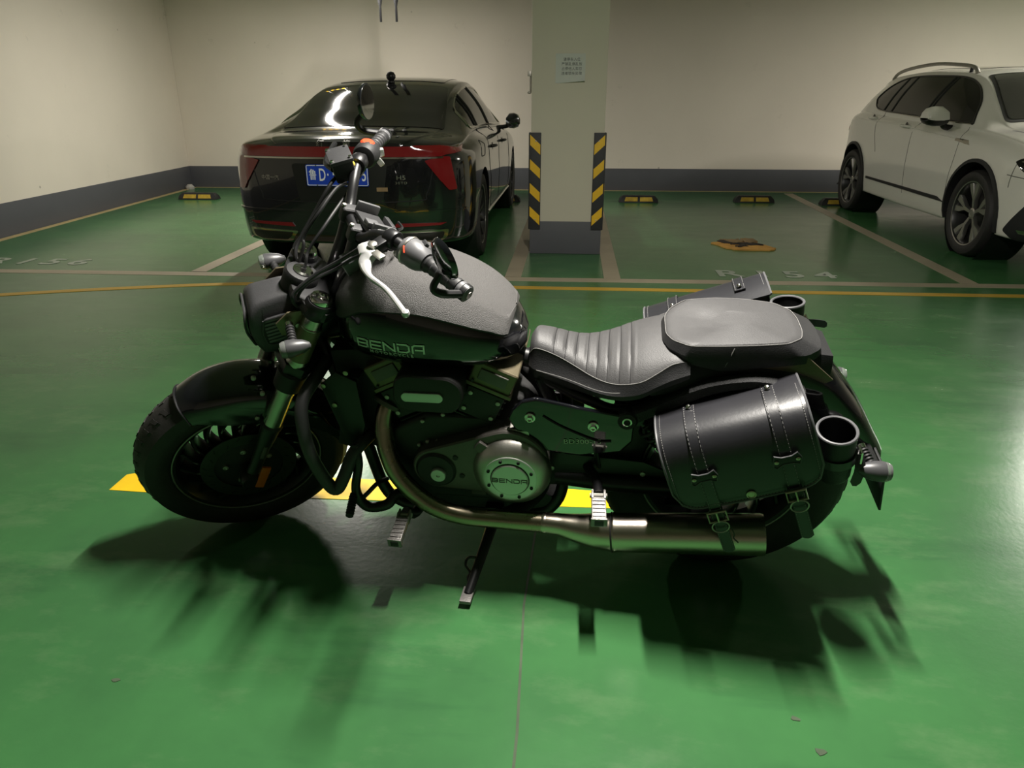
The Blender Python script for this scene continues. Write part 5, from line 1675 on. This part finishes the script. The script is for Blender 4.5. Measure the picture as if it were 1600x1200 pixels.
# ------------------------------------------------------------------ parked cars
def car_surface(st, ny=10, nv=5):
    """st: stations along the car. Each: y, w, zb, zs, ws, zt, wt, zte -> lofted body grid (both halves)"""
    ys = [a[0] for a in st]
    col = lambda i: [a[i] for a in st]
    T = [col(i) for i in range(8)]
    rows = []
    Y = []
    for a, b in zip(ys, ys[1:]):
        Y += [a + (b - a) * k / ny for k in range(ny)]
    Y.append(ys[-1])
    for y in Y:
        w, zb, zs, ws, zt, wt, zte = (interp(y, ys, T[i]) for i in range(1, 8))
        zm = zb + (zs - zb) * .52
        half = [V((0, y, zb)), V((w * .55, y, zb)), V((w * .90, y, zb + .01)), V((w * .975, y, zb + .07)), V((w, y, zm - .08)), V((w * 1.0, y, zm + .06)), V((w * .985, y, zs - .10)), V((ws + .012, y, zs - .025)), V((ws, y, zs)),
                V((ws + (wt - ws) * .45 + .012, y, zs + (zte - zs) * .5)), V((wt + .004, y, zte - .02 * min(1, (zte - zs) * 6))), V((wt * .93, y, zte + (zt - zte) * .35)), V((wt * .55, y, zt - (zt - zte) * .14)), V((0, y, zt))]
        sm = catmull(half, nv)
        full = sm + [V((-p.x, p.y, p.z)) for p in reversed(sm[1:-1])]
        rows.append(full)
    def cap_rows(row, sgn):
        zc = sum(p.z for p in row) / len(row)
        return [[V((p.x * k, p.y + sgn * .014 * (1 - k * k), zc + (p.z - zc) * k)) for p in row] for k in (.02, .15, .3, .45, .6, .75, .88, .96)]
    return cap_rows(rows[0], -1) + rows + list(reversed(cap_rows(rows[-1], 1)))

def end_warp(rows, y0, amt, wref, sgn):
    """bow the end of the car in plan"""
    for r in rows:
        for p in r:
            k = max(0, 1 - abs(p.y - y0) / .7)
            p.y += sgn * amt * (p.x / wref) ** 2 * k

def boolean_arches(body, arches, wide):
    """cut wheel arches with cylinders along x"""
    bpy.context.view_layer.update()
    for (y, z, r, x) in arches:
        g = G().lathe([(r, -.30), (r, .30)], (x, y, z), (1, 0, 0), 40)
        c = g.obj('arch_cutter', 'black_trim', body, smooth=0)
        md = body.modifiers.new('arch', 'BOOLEAN')
        md.operation = 'DIFFERENCE'
        md.object = c
        md.solver = 'EXACT'
    bpy.context.view_layer.update()
    me = bpy.data.meshes.new_from_object(body.evaluated_get(bpy.context.evaluated_depsgraph_get()))
    cut = [md.object for md in body.modifiers]
    body.modifiers.clear()
    body.data = me
    for c in cut: bpy.data.objects.remove(c)
    for p in me.polygons: p.use_smooth = True
    me.set_sharp_from_angle(angle=R(38))

def car_wheel(parent, x, y, r, wd, out, rim_r, style):
    """out = +1 if the outside faces +x"""
    ax = V((out, 0, 0))
    c = V((x, y, r))
    h = wd / 2
    g = G().ring([(rim_r + .004, -h * .9), (rim_r + .008, h * .86), (rim_r - .006, h * .84), (rim_r - .022, h * .55), (rim_r - .03, -h * .8)], c, ax, 48)
    g.lathe([(rim_r - .01, -h * .3), (rim_r * .5, -h * .1), (.001, -h * .1)], c, ax, 40)
    w = g.obj('wheel', 'wheel_dark', parent)
    G().ring([(rim_r, -h * .88), (r - .05, -h), (r - .02, -h * .93), (r - .003, -h * .72), (r, -h * .3), (r, h * .3), (r - .003, h * .72), (r - .02, h * .93), (r - .05, h), (rim_r + .02, h * .94), (rim_r, h * .86)], c, ax, 64).obj('tyre', 'tyre', w)
    G().ring([(rim_r - .002, h * .80), (rim_r + .005, h * .84), (rim_r + .005, h * .88), (rim_r - .003, h * .86)], c, ax, 64).obj('rim_lip', 'alloy_face', w)
    up, fw = V((0, 0, 1)), V((0, 1, 0))
    n = 5 if style == 'suv' else 10
    for k in range(n):
        a = 2 * math.pi * k / n + .25
        for s in ((-1, 1) if style == 'suv' else (0,)):
            pts = []
            for t, sp in ((.12, .02), (.45, .05), (.72, .17), (.98, .20)) if style == 'suv' else ((.12, 0), (.98, .05)):
                aa = a + s * sp + (0 if s else sp)
                pts.append((t * rim_r, aa))
            rings = []
            for i, (rr, aa) in enumerate(pts):
                p = c + (fw * math.cos(aa) + up * math.sin(aa)) * rr
                tg = (-fw * math.sin(aa) + up * math.cos(aa))
                wd_ = (.012, .012, .026, .029)[i] if style == 'suv' else (.012, .016)[i]
                f = h * (.55 + .22 * rr / rim_r)
                rings.append([p + tg * wd_ + ax * (f - .012), p + tg * wd_ * .8 + ax * f, p - tg * wd_ * .8 + ax * f, p - tg * wd_ + ax * (f - .012), p - tg * wd_ + ax * (f - .03), p + tg * wd_ + ax * (f - .03)])
            G().loft(rings).obj('spoke', 'alloy_face' if style == 'suv' else 'wheel_dark', w)
    G().lathe([(.045, h * .45), (.045, h * .58), (.030, h * .62), (.028, h * .60), (.001, h * .61)], c, ax, 24).obj('hub_cap', 'alloy_face', w)
    return w

# ======================================================= black sedan (tail towards the camera)
SD = empty('sedan', (-1.615, 5.06, 0))
tag(SD, 'glossy black sedan parked nose to the wall with a blue number plate', 'car')
#        y     w     zb    zs    ws    zt    wt    zte
st = [(.00, .70, .300, .880, .660, .945, .45, .925),
      (.05, .79, .245, .900, .725, .965, .50, .945),
      (.14, .845, .225, .915, .770, .982, .54, .962),
      (.32, .885, .215, .930, .800, .992, .58, .975),
      (.60, .905, .215, .955, .805, 1.015, .62, .998),
      (.95, .912, .22, .985, .800, 1.145, .60, 1.110),
      (1.35, .910, .22, .995, .795, 1.290, .585, 1.250),
      (1.75, .905, .22, .995, .795, 1.375, .580, 1.325),
      (2.25, .900, .22, .990, .798, 1.415, .580, 1.362),
      (2.75, .900, .22, .980, .800, 1.395, .580, 1.342),
      (3.15, .900, .22, .970, .800, 1.270, .600, 1.220),
      (3.60, .905, .22, .955, .795, 1.030, .640, 1.010),
      (4.10, .900, .22, .890, .770, .950, .600, .930),
      (4.55, .860, .22, .800, .720, .860, .520, .840),
      (4.82, .760, .24, .680, .620, .720, .450, .705),
      (4.92, .640, .30, .600, .500, .640, .380, .625)]
rows = car_surface(st)
end_warp(rows, 0, .16, .85, 1)
end_warp(rows, 4.92, -.22, .85, 1)
sb = G().loft(rows).obj('body', 'sedan_paint', SD, smooth=50)
arch = [(.94, .335, .375, .86), (.94, .335, .375, -.86), (3.93, .335, .375, .86), (3.93, .335, .375, -.86)]
raw = bvh_of(sb)
boolean_arches(sb, arch, .3)
for y in (.94, 3.93):
    for s in (1, -1):
        car_wheel(SD, s * .795, y, .335, .215, s, .232, 'sedan')
G().box((0, 2.4, .30), (1.30, 4.2, .22)).obj('underbody', 'black_trim', SD, bevel=.03)
X1, Y1, Z1 = V((1, 0, 0)), V((0, 1, 0)), V((0, 0, 1))
def rear(poly, name, m, off=.003, thick=.004, step=.05, r=0.0):
    return decal(raw, rounded(poly, r) if r else poly, (0, -1, 0), X1, Z1, Y1, name, m, SD, off, step, thick)
def side(poly, s, name, m, off=.003, thick=.004, step=.05, r=0.0):
    return decal(raw, rounded(poly, r) if r else poly, (s * 2, 0, 0), Y1, Z1, V((-s, 0, 0)), name, m, SD, off, step, thick)
def roofp(poly, name, m, off=.003, thick=.004, step=.06, r=0.0):
    return decal(raw, rounded(poly, r) if r else poly, (0, 0, 3), X1, Y1, -Z1, name, m, SD, off, step, thick)
# glass
roofp([(-.640, .64), (.640, .64), (.535, 1.53), (-.535, 1.53)], 'rear_window', 'tint_glass', .004, .003, .03, r=.06)
roofp([(-.50, 2.78), (.50, 2.78), (.60, 3.52), (-.60, 3.52)], 'windscreen', 'tint_glass', .004, .003, r=.06)
roofp([(-.47, 1.72), (.47, 1.72), (.46, 2.62), (-.46, 2.62)], 'roof_panel', 'gloss_black', .004, .003, r=.04)
_ys = [q[0] for q in st]
def glass_z(y, f):
    zs_, ze_ = interp(y, _ys, [q[3] for q in st]), interp(y, _ys, [q[7] for q in st])
    return zs_ + .012 + (ze_ - .045 - zs_) * f
winl = [(y, glass_z(y, f)) for y, f in ((1.02, .25), (1.08, .70), (1.20, .95), (1.5, 1.0), (1.9, 1.0), (2.3, 1.0), (2.65, 1.0), (2.95, .97), (3.16, .80), (3.36, .30), (3.40, .05), (2.9, 0), (2.0, 0), (1.3, 0), (1.06, .04))]
for s in (1, -1):
    side(winl, s, 'side_window', 'tint_glass', .003, .003, r=.03)
    g = ribbon_on(raw, winl + [winl[0]], (s * 2, 0, 0), Y1, Z1, V((-s, 0, 0)), .011, 'window_chrome', 'car_chrome', SD, .004, 6)
    for a, b in (((1.30, glass_z(1.30, 0)), (1.42, glass_z(1.42, 1))), ((1.40, glass_z(1.40, 0)), (1.52, glass_z(1.52, 1))), ((2.22, glass_z(2.22, 0)), (2.10, glass_z(2.10, 1)))):
        ribbon_on(raw, [a, ((a[0] + b[0]) / 2, (a[1] + b[1]) / 2), b], (s * 2, 0, 0), Y1, Z1, V((-s, 0, 0)), .012, 'window_pillar', 'black_trim', SD, .005, 6)
    # door seams, handles, fuel flap, sill
    for pts in ([(1.32, .99), (1.30, .80), (1.42, .55), (1.46, .34)], [(2.24, .99), (2.26, .60), (2.26, .33)], [(3.26, .96), (3.34, .60), (3.36, .34)], [(1.46, .335), (2.4, .325), (3.36, .33)]):
        ribbon_on(raw, pts, (s * 2, 0, 0), Y1, Z1, V((-s, 0, 0)), .004, 'door_seam', 'seam', SD, -.001, 8)
    for y in (1.62, 2.62):
        h = raw.ray_cast(V((s * 2, y, .835)), V((-s, 0, 0)), 3)[0]
        g = G().tube([h + V((0, -.09, 0)), h + V((s * .030, -.06, .004)), h + V((s * .034, .04, .004)), h + V((0, .09, 0))], .011, 8, 5)
        hd = g.obj('door_handle', 'black_trim', SD)
        G().lathe([(.035, 0), (.030, .002), (.001, .001)], h + V((s * .001, 0, 0)), V((s, 0, 0)), 20).obj('handle_recess', 'black_trim', hd)
    fl = [(.78, .80), (.98, .80), (1.04, .88), (.86, .92)]
    if s > 0: ribbon_on(raw, rounded(fl, .03) + [rounded(fl, .03)[0]], (s * 2, 0, 0), Y1, Z1, V((-s, 0, 0)), .0035, 'fuel_flap_seam', 'seam', SD, 0, 2)
    ribbon_on(raw, [(1.36, .30), (2.4, .285), (3.5, .29)], (s * 2, 0, 0), Y1, Z1, V((-s, 0, 0)), .010, 'sill_trim', 'car_chrome', SD, .0, 8)
    # mirrors
    mp = V((s * .835, 3.02, 1.005))
    sh = [[mp + V((s * (.10 + x * .09), y_, z_ * k)) for y_, z_ in ((-.055, .0), (-.045, .065), (.0, .085), (.06, .06), (.085, .0), (.06, -.055), (0, -.07), (-.045, -.055))] for x, k in ((-.35, .55), (0, .95), (.6, 1.0), (1.1, .75), (1.3, .35))]
    mo = G().loft(sh).obj('door_mirror', 'sedan_paint', SD, smooth=60)
    G().tube([mp + V((-s * .03, .02, -.06)), mp + V((s * .06, .02, -.05)), mp + V((s * .12, .01, -.03))], .022, 10, 4).obj('mirror_arm', 'black_trim', mo)
# tail: light bar, lamps, chrome strip
rear([(-.70, .845), (.70, .845), (.78, .872), (.78, .900), (.70, .912), (-.70, .912), (-.78, .900), (-.78, .872)], 'light_bar', 'tail_red', .009, .012, .02)
rear([(-.71, .832), (.71, .832), (.71, .843), (-.71, .843)], 'chrome_strip', 'car_chrome', .012, .010, .02)
for s in (1, -1):
    lm = [(s * .59, .818), (s * .70, .845), (s * .755, .840), (s * .795, .62), (s * .745, .615)]
    rear(lm, 'tail_lamp', 'tail_red', .010, .012, .02, r=.012)
    side([(.10, .895), (.30, .897), (.40, .912), (.30, .870), (.10, .850)], s, 'tail_lamp_wrap', 'tail_red', .005, .004, .04)
    rear([(s * .36, .365), (s * .68, .375), (s * .72, .392), (s * .38, .392)], 'bumper_reflector', 'refl_red', .010, .012, .02)
    tip = [(s * .33, .335), (s * .40, .262), (s * .66, .258), (s * .72, .285), (s * .735, .345)]
    et = rear(tip, 'exhaust_trim', 'exhaust_trim', .012, .012, .04, r=.02)
    cxm = sum(p[0] for p in tip) / 5; czm = sum(p[1] for p in tip) / 5
    rear([(cxm + (a - cxm) * .82, czm + (b - czm) * .66) for a, b in tip], 'exhaust_opening', 'black_trim', .016, .006, .04, r=.014)
# trunk seams and number plate recess
for pts in ([(-.66, .83), (-.60, .60), (-.48, .545), (.48, .545), (.60, .60), (.66, .83)],):
    ribbon_on(raw, pts, (0, -1, 0), X1, Z1, Y1, .004, 'boot_seam', 'seam', SD, .0, 8)
rear([(-.85, .470), (.85, .470), (.85, .482), (-.85, .482)], 'bumper_crease', 'sedan_paint', .010, .012, .03)
rear([(-.30, .545), (.30, .545), (.34, .80), (-.34, .80)], 'plate_recess', 'black_trim', .001, .004, .05, r=.03)
def rear_hit(x, z): return raw.ray_cast(V((x, -1, z)), Y1, 4)[0]
ph_ = min(rear_hit(x, z).y for x in (-.22, 0, .22) for z in (.66, .80)) 
pl = G().prism([V((x, ph_ - .012, z)) for x, z in rounded([(-.225, .652), (.215, .652), (.215, .796), (-.225, .796)], .012)], (0, .004, 0)).obj('number_plate', 'plate_blue', SD, smooth=0)
G().tube([V((x, ph_ - .0125, z)) for x, z in rounded([(-.219, .658), (.209, .658), (.209, .790), (-.219, .790)], .010)], .0028, 6, closed=True).obj('plate_border', 'plate_white', pl)
def plate_text(s, x, z, size, xs, bold=0.0, parent=pl, y=None, m='plate_white'):
    me = text_mesh(s, size, .0010, xs=xs, bold=bold)
    me.transform(Matrix.Rotation(R(90), 4, 'X'))
    o = link('plate_character', me, m, parent, 0)
    o.location = (x, (ph_ - .0125) if y is None else y, z)
    return o
plate_text('鲁', -.177, .724, .078, .72, .0006)
for ch, x in (('D', -.110), ('·', -.070), ('5', -.024), ('8', .032), ('7', .084), ('2', .134), ('5', .184)):
    plate_text(ch, x, .724, .118, .58, .0012)
for x in (-.15, .08):
    for z in (.789, .659):
        G().lathe([(.006, 0), (.005, .003), (.001, .004)], V((x, ph_ - .013, z)), (0, -1, 0), 10).obj('plate_screw', 'chrome', pl)
# badges
def rear_badge(s, x, z, size, xs=1.0, spacing=1.0, m='silver_letters'):
    me = text_mesh(s, size, .0012, xs=xs, spacing=spacing)
    me.transform(Matrix.Rotation(R(90), 4, 'X'))
    hy = rear_hit(x, z).y
    for v in me.vertices:
        h = rear_hit(x + v.co.x, z + v.co.z)
        v.co = V((x + v.co.x, h.y - .004 + v.co.y, z + v.co.z))
    return link('badge_lettering', me, m, SD, 0)
rear_badge('红', -.115, .925, .060)
rear_badge('旗', .070, .925, .060)
rear_badge('中国一汽', -.515, .700, .036, 1.0, .95)
rear_badge('H5', .430, .705, .042, 1.3)
rear_badge('30TD', .430, .670, .024, 1.3, 1.2)
rear([(.26, .615), (.335, .615), (.335, .642), (.26, .642)], 'sticker', 'card_brown', .004, .003, .04)
# roof camera puck
hz_ = raw.ray_cast(V((.02, 1.62, 3)), -Z1, 4)[0]
pk = G().lathe([(.030, 0), (.030, .012), (.022, .018)], hz_, Z1, 20).obj('aerial_base', 'black_trim', SD)
G().lathe([(.001, -.042), (.024, -.034), (.040, -.010), (.040, .012), (.026, .034), (.001, .042)], hz_ + V((0, 0, .050)), Z1, 20).obj('aerial_puck', 'black_trim', pk)

# ======================================================= white SUV (nose towards the camera)
SV = empty('suv', (4.150, 5.08, 0))
tag(SV, 'white SUV parked nose out at the right edge, with black wheel arches', 'car')
#        y     w     zb    zs    ws    zt    wt    zte
st = [(.25, .62, .30, .66, .54, .74, .38, .72),
      (.32, .75, .24, .76, .66, .83, .46, .81),
      (.45, .84, .215, .84, .74, .895, .56, .875),
      (.70, .895, .215, .895, .790, .945, .62, .925),
      (1.05, .910, .22, .950, .815, 1.000, .66, .980),
      (1.35, .912, .22, .985, .822, 1.045, .68, 1.020),
      (1.62, .910, .22, 1.000, .820, 1.225, .665, 1.190),
      (1.86, .909, .22, 1.010, .819, 1.395, .650, 1.350),
      (2.12, .908, .22, 1.020, .818, 1.470, .642, 1.415),
      (2.50, .905, .22, 1.035, .815, 1.500, .640, 1.440),
      (3.00, .905, .23, 1.055, .812, 1.520, .640, 1.460),
      (3.50, .905, .24, 1.080, .808, 1.510, .635, 1.448),
      (3.90, .903, .25, 1.105, .800, 1.485, .620, 1.420),
      (4.20, .890, .27, 1.115, .780, 1.420, .595, 1.350),
      (4.42, .860, .30, 1.090, .745, 1.240, .560, 1.200),
      (4.56, .80, .36, 1.000, .690, 1.060, .50, 1.040),
      (4.62, .72, .42, .900, .600, .95, .42, .93)]
rows = car_surface(st)
end_warp(rows, .25, .20, .85, 1)
end_warp(rows, 4.62, -.16, .85, 1)
vb = G().loft(rows).obj('body', 'suv_paint', SV, smooth=50)
raw2 = bvh_of(vb)
AR = .400
FA, RA = 1.20, 3.935
boolean_arches(vb, [(FA, .355, AR, .86), (FA, .355, AR, -.86), (RA, .355, AR, .86), (RA, .355, AR, -.86)], .3)
for y in (FA, RA):
    for s in (1, -1):
        car_wheel(SV, s * .800, y, .345, .225, s, .252, 'suv')
        arc = []
        for k in range(25):
            a = R(-14 + 208 * k / 24)
            yy, zz = y + math.cos(a) * (AR + .022), .355 + math.sin(a) * (AR + .022)
            y2, z2 = y + math.cos(a) * (AR - .006), .355 + math.sin(a) * (AR - .006)
            h = raw2.ray_cast(V((s * 2, yy, zz)), V((-s, 0, 0)), 3)
            h2 = raw2.ray_cast(V((s * 2, y2, z2)), V((-s, 0, 0)), 3)
            x = abs(h[0].x) if h[0] is not None else .88
            x2 = abs(h2[0].x) if h2[0] is not None else .88
            x = max(x, .84); x2 = max(x2, .84)
            arc.append([V((s * (x + .002), yy, zz)), V((s * (x + .014), yy, zz)), V((s * (x2 + .016), y2, z2)), V((s * (x2 - .06), y2, z2)), V((s * (x2 - .06), yy, zz))])
        G().grid(arc, closed_v=True).obj('arch_trim', 'matte_black', SV, smooth=50)
        # dark arch liner
        G().lathe([(AR - .002, -.02), (AR - .002, .26)], (s * .86, y, .355), (-s, 0, 0), 40, cap=False).obj('arch_liner', 'black_trim', SV)
for s in (1, -1):
    for y in (.94, 3.93):
        G().lathe([(.373, -.02), (.373, .26)], (s * .86, y, .335), (-s, 0, 0), 40, cap=False).obj('arch_liner', 'black_trim', SD)
G().box((0, 2.3, .32), (1.30, 3.9, .22)).obj('underbody', 'black_trim', SV, bevel=.03)
def vside(poly, s, name, m, off=.003, thick=.004, step=.05, r=0.0):
    return decal(raw2, rounded(poly, r) if r else poly, (s * 2, 0, 0), Y1, Z1, V((-s, 0, 0)), name, m, SV, off, step, thick)
def vtop(poly, name, m, off=.003, thick=.004, step=.06, r=0.0):
    return decal(raw2, rounded(poly, r) if r else poly, (0, 0, 3), X1, Y1, -Z1, name, m, SV, off, step, thick)
def vfront(poly, name, m, off=.003, thick=.004, step=.05, r=0.0):
    return decal(raw2, rounded(poly, r) if r else poly, (0, -1, 0), X1, Z1, Y1, name, m, SV, off, step, thick)
vtop([(-.665, 1.38), (.665, 1.38), (.590, 1.98), (-.590, 1.98)], 'windscreen_border', 'black_trim', .003, .003, r=.06)
vtop([(-.630, 1.415), (.630, 1.415), (.560, 1.945), (-.560, 1.945)], 'windscreen', 'clearer_glass', .006, .003, r=.05)
_ys2 = [q[0] for q in st]
def glass_z2(y, f):
    zs_, ze_ = interp(y, _ys2, [q[3] for q in st]), interp(y, _ys2, [q[7] for q in st])
    return zs_ + .028 + (ze_ - .050 - zs_) * f
vw = [(y, glass_z2(y, f)) for y, f in ((1.60, .0), (1.66, .45), (1.76, .82), (1.92, .95), (2.2, 1), (2.7, 1), (3.2, 1), (3.5, .97), (3.72, .80), (3.86, .45), (3.84, .25), (3.68, .02), (3.2, 0), (2.6, 0), (2.0, 0))]
for s in (1, -1):
    vside(vw, s, 'side_window', 'tint_glass', .003, .003, r=.03)
    ribbon_on(raw2, vw + [vw[0]], (s * 2, 0, 0), Y1, Z1, V((-s, 0, 0)), .009, 'window_trim', 'black_trim', SV, .004, 5)
    ribbon_on(raw2, [(1.62, glass_z2(1.62, -.02)), (2.6, glass_z2(2.6, -.02)), (3.66, glass_z2(3.66, -.01))], (s * 2, 0, 0), Y1, Z1, V((-s, 0, 0)), .006, 'window_chrome', 'car_chrome', SV, .006, 8)
    for a, b in [((a_, glass_z2(a_, 0)), (b_, glass_z2(b_, 1))) for a_, b_ in ((2.50, 2.32), (2.56, 2.38), (3.32, 3.16), (3.52, 3.36))]:
        ribbon_on(raw2, [a, ((a[0] + b[0]) / 2, (a[1] + b[1]) / 2), b], (s * 2, 0, 0), Y1, Z1, V((-s, 0, 0)), .009, 'window_pillar', 'black_trim', SV, .004, 6)
    for pts in ([(1.62, 1.0), (1.58, .86), (1.62, .60), (1.64, .36)], [(2.52, 1.06), (2.52, .70), (2.50, .36)], [(3.46, 1.12), (3.42, .92), (3.30, .70)]):
        ribbon_on(raw2, pts, (s * 2, 0, 0), Y1, Z1, V((-s, 0, 0)), .0035, 'door_seam', 'seam_white', SV, -.001, 8)
    ribbon_on(raw2, [(1.60, .905), (2.4, .955), (3.3, 1.00), (4.1, 1.03)], (s * 2, 0, 0), Y1, Z1, V((-s, 0, 0)), .006, 'shoulder_crease', 'suv_paint', SV, -.002, 8)
    vside([(1.64, .385), (3.44, .415), (3.44, .438), (1.76, .418)], s, 'sill_trim', 'matte_black', .012, .014, .06)
    for y, z in ((2.70, .975), (3.60, 1.035)):
        h = raw2.ray_cast(V((s * 2, y, z)), V((-s, 0, 0)), 3)[0]
        hd = G().tube([h + V((0, -.09, -.004)), h + V((s * .030, -.07, 0)), h + V((s * .034, .06, .004)), h + V((0, .09, .004))], .013, 8, 5).obj('door_handle', 'suv_paint', SV)
        G().lathe([(.038, 0), (.032, .002), (.001, .001)], h + V((s * .001, .01, 0)), V((s, 0, 0)), 20).obj('handle_recess', 'seam_white', hd)
    bdg = vside([(1.50, .878), (1.66, .892), (1.66, .912), (1.56, .908)], s, 'wing_badge', 'car_chrome', .004, .004, .05)
    bdg2 = vside([(1.40, .868), (1.50, .875), (1.55, .908), (1.44, .902)], s, 'wing_badge', 'car_chrome', .004, .004, .05)
    # roof rail
    P = []
    for y, lift in ((2.12, .0), (2.22, .045), (2.6, .062), (3.0, .064), (3.5, .058), (3.80, .040), (3.92, .0)):
        h = raw2.ray_cast(V((s * .60, y, 3)), -Z1, 4)[0]
        P.append(h + V((0, 0, lift)))
    rl_ = G().tube(P, .017, 10, 6).obj('roof_rail', 'galv', SV)
    G().tube([P[1] + V((0, .02, 0)), P[1] + V((0, .03, -.05))], .016, 8).obj('rail_foot', 'matte_black', rl_)
    # mirror
    mp = V((s * .84, 1.90, 1.075))
    sh = [[mp + V((s * (.11 + x * .10), y_, z_ * k)) for y_, z_ in ((-.10, -.02), (-.075, .055), (-.02, .088), (.05, .085), (.07, .0), (.05, -.055), (-.02, -.065), (-.08, -.055))] for x, k in ((-.4, .70), (0, .98), (.6, 1.0), (1.1, .80), (1.35, .40))]
    mo = G().loft(sh).obj('door_mirror', 'suv_paint', SV, smooth=60)
    G().loft([[p + V((0, .0, -.012)) + V((0, 0, (0 if p.z < mp.z else -(p.z - mp.z) * .9))) for p in r] for r in sh]).obj('mirror_lower_shell', 'black_trim', mo, smooth=60)
    G().tube([mp + V((-s * .03, .03, -.09)), mp + V((s * .05, .01, -.08)), mp + V((s * .09, -.01, -.04))], .026, 10, 4).obj('mirror_arm', 'black_trim', mo)
    vside([(1.62, glass_z2(1.62, .02)), (1.84, glass_z2(1.84, .02)), (1.86, glass_z2(1.86, .45)), (1.68, glass_z2(1.68, .42))], s, 'quarter_trim', 'black_trim', .005, .003, .05)
    # head lamp, fog opening, rear lamp
    vside([(.40, .690), (.52, .660), (.66, .730), (.74, .785), (.70, .812), (.40, .802)], s, 'headlamp', 'tint_glass', .006, .006, .04, r=.015)
    vside([(.56, .752), (.69, .785), (.67, .800), (.56, .785)], s, 'headlamp_reflector', 'car_chrome', .010, .003, .04)
    vside([(.30, .200), (.64, .235), (.72, .29), (.56, .50), (.30, .53)], s, 'fog_surround', 'matte_black', .006, .008, .05, r=.02)
    vside([(.32, .275), (.58, .285), (.60, .312), (.32, .305)], s, 'fog_chrome', 'car_chrome', .012, .004, .05)
    vside([(.32, .345), (.53, .360), (.52, .405), (.32, .40)], s, 'fog_lamp', 'clear_lens', .012, .004, .05)
    vside([(4.30, .90), (4.42, .86), (4.58, .90), (4.58, 1.02), (4.42, 1.03)], s, 'rear_lamp', 'tail_red', .004, .005, .04)
    ribbon_on(raw2, [(.72, .78), (.74, .66), (.74, .60)], (s * 2, 0, 0), Y1, Z1, V((-s, 0, 0)), .003, 'bumper_seam', 'seam_white', SV, 0, 6)
    ribbon_on(raw2, [(.78, .690), (.45, .660)], (s * 2, 0, 0), Y1, Z1, V((-s, 0, 0)), .003, 'bumper_seam', 'seam_white', SV, 0, 6)
vfront([(-.52, .62), (.52, .62), (.55, .76), (-.55, .76)], 'grille', 'gloss_black', .006, .006, .05, r=.02)
vfront([(-.5, .26), (.5, .26), (.52, .40), (-.52, .40)], 'lower_grille', 'matte_black', .006, .006, .05, r=.02)
for z in (.655, .69, .725):
    vfront([(-.52, z), (.52, z), (.52, z + .010), (-.52, z + .010)], 'grille_bar', 'car_chrome', .012, .004, .06)
vtop([(-.70, 1.20), (-.68, 1.19), (-.60, .40), (-.62, .40)], 'bonnet_seam', 'seam_white', .001, .002)
vtop([(.70, 1.20), (.68, 1.19), (.60, .40), (.62, .40)], 'bonnet_seam', 'seam_white', .001, .002)
# seats glimpsed through the windscreen are behind dark glass; roof glass panel
vtop([(-.46, 2.35), (.46, 2.35), (.45, 3.4), (-.45, 3.4)], 'roof_panel', 'tint_glass', .003, .003, r=.04)
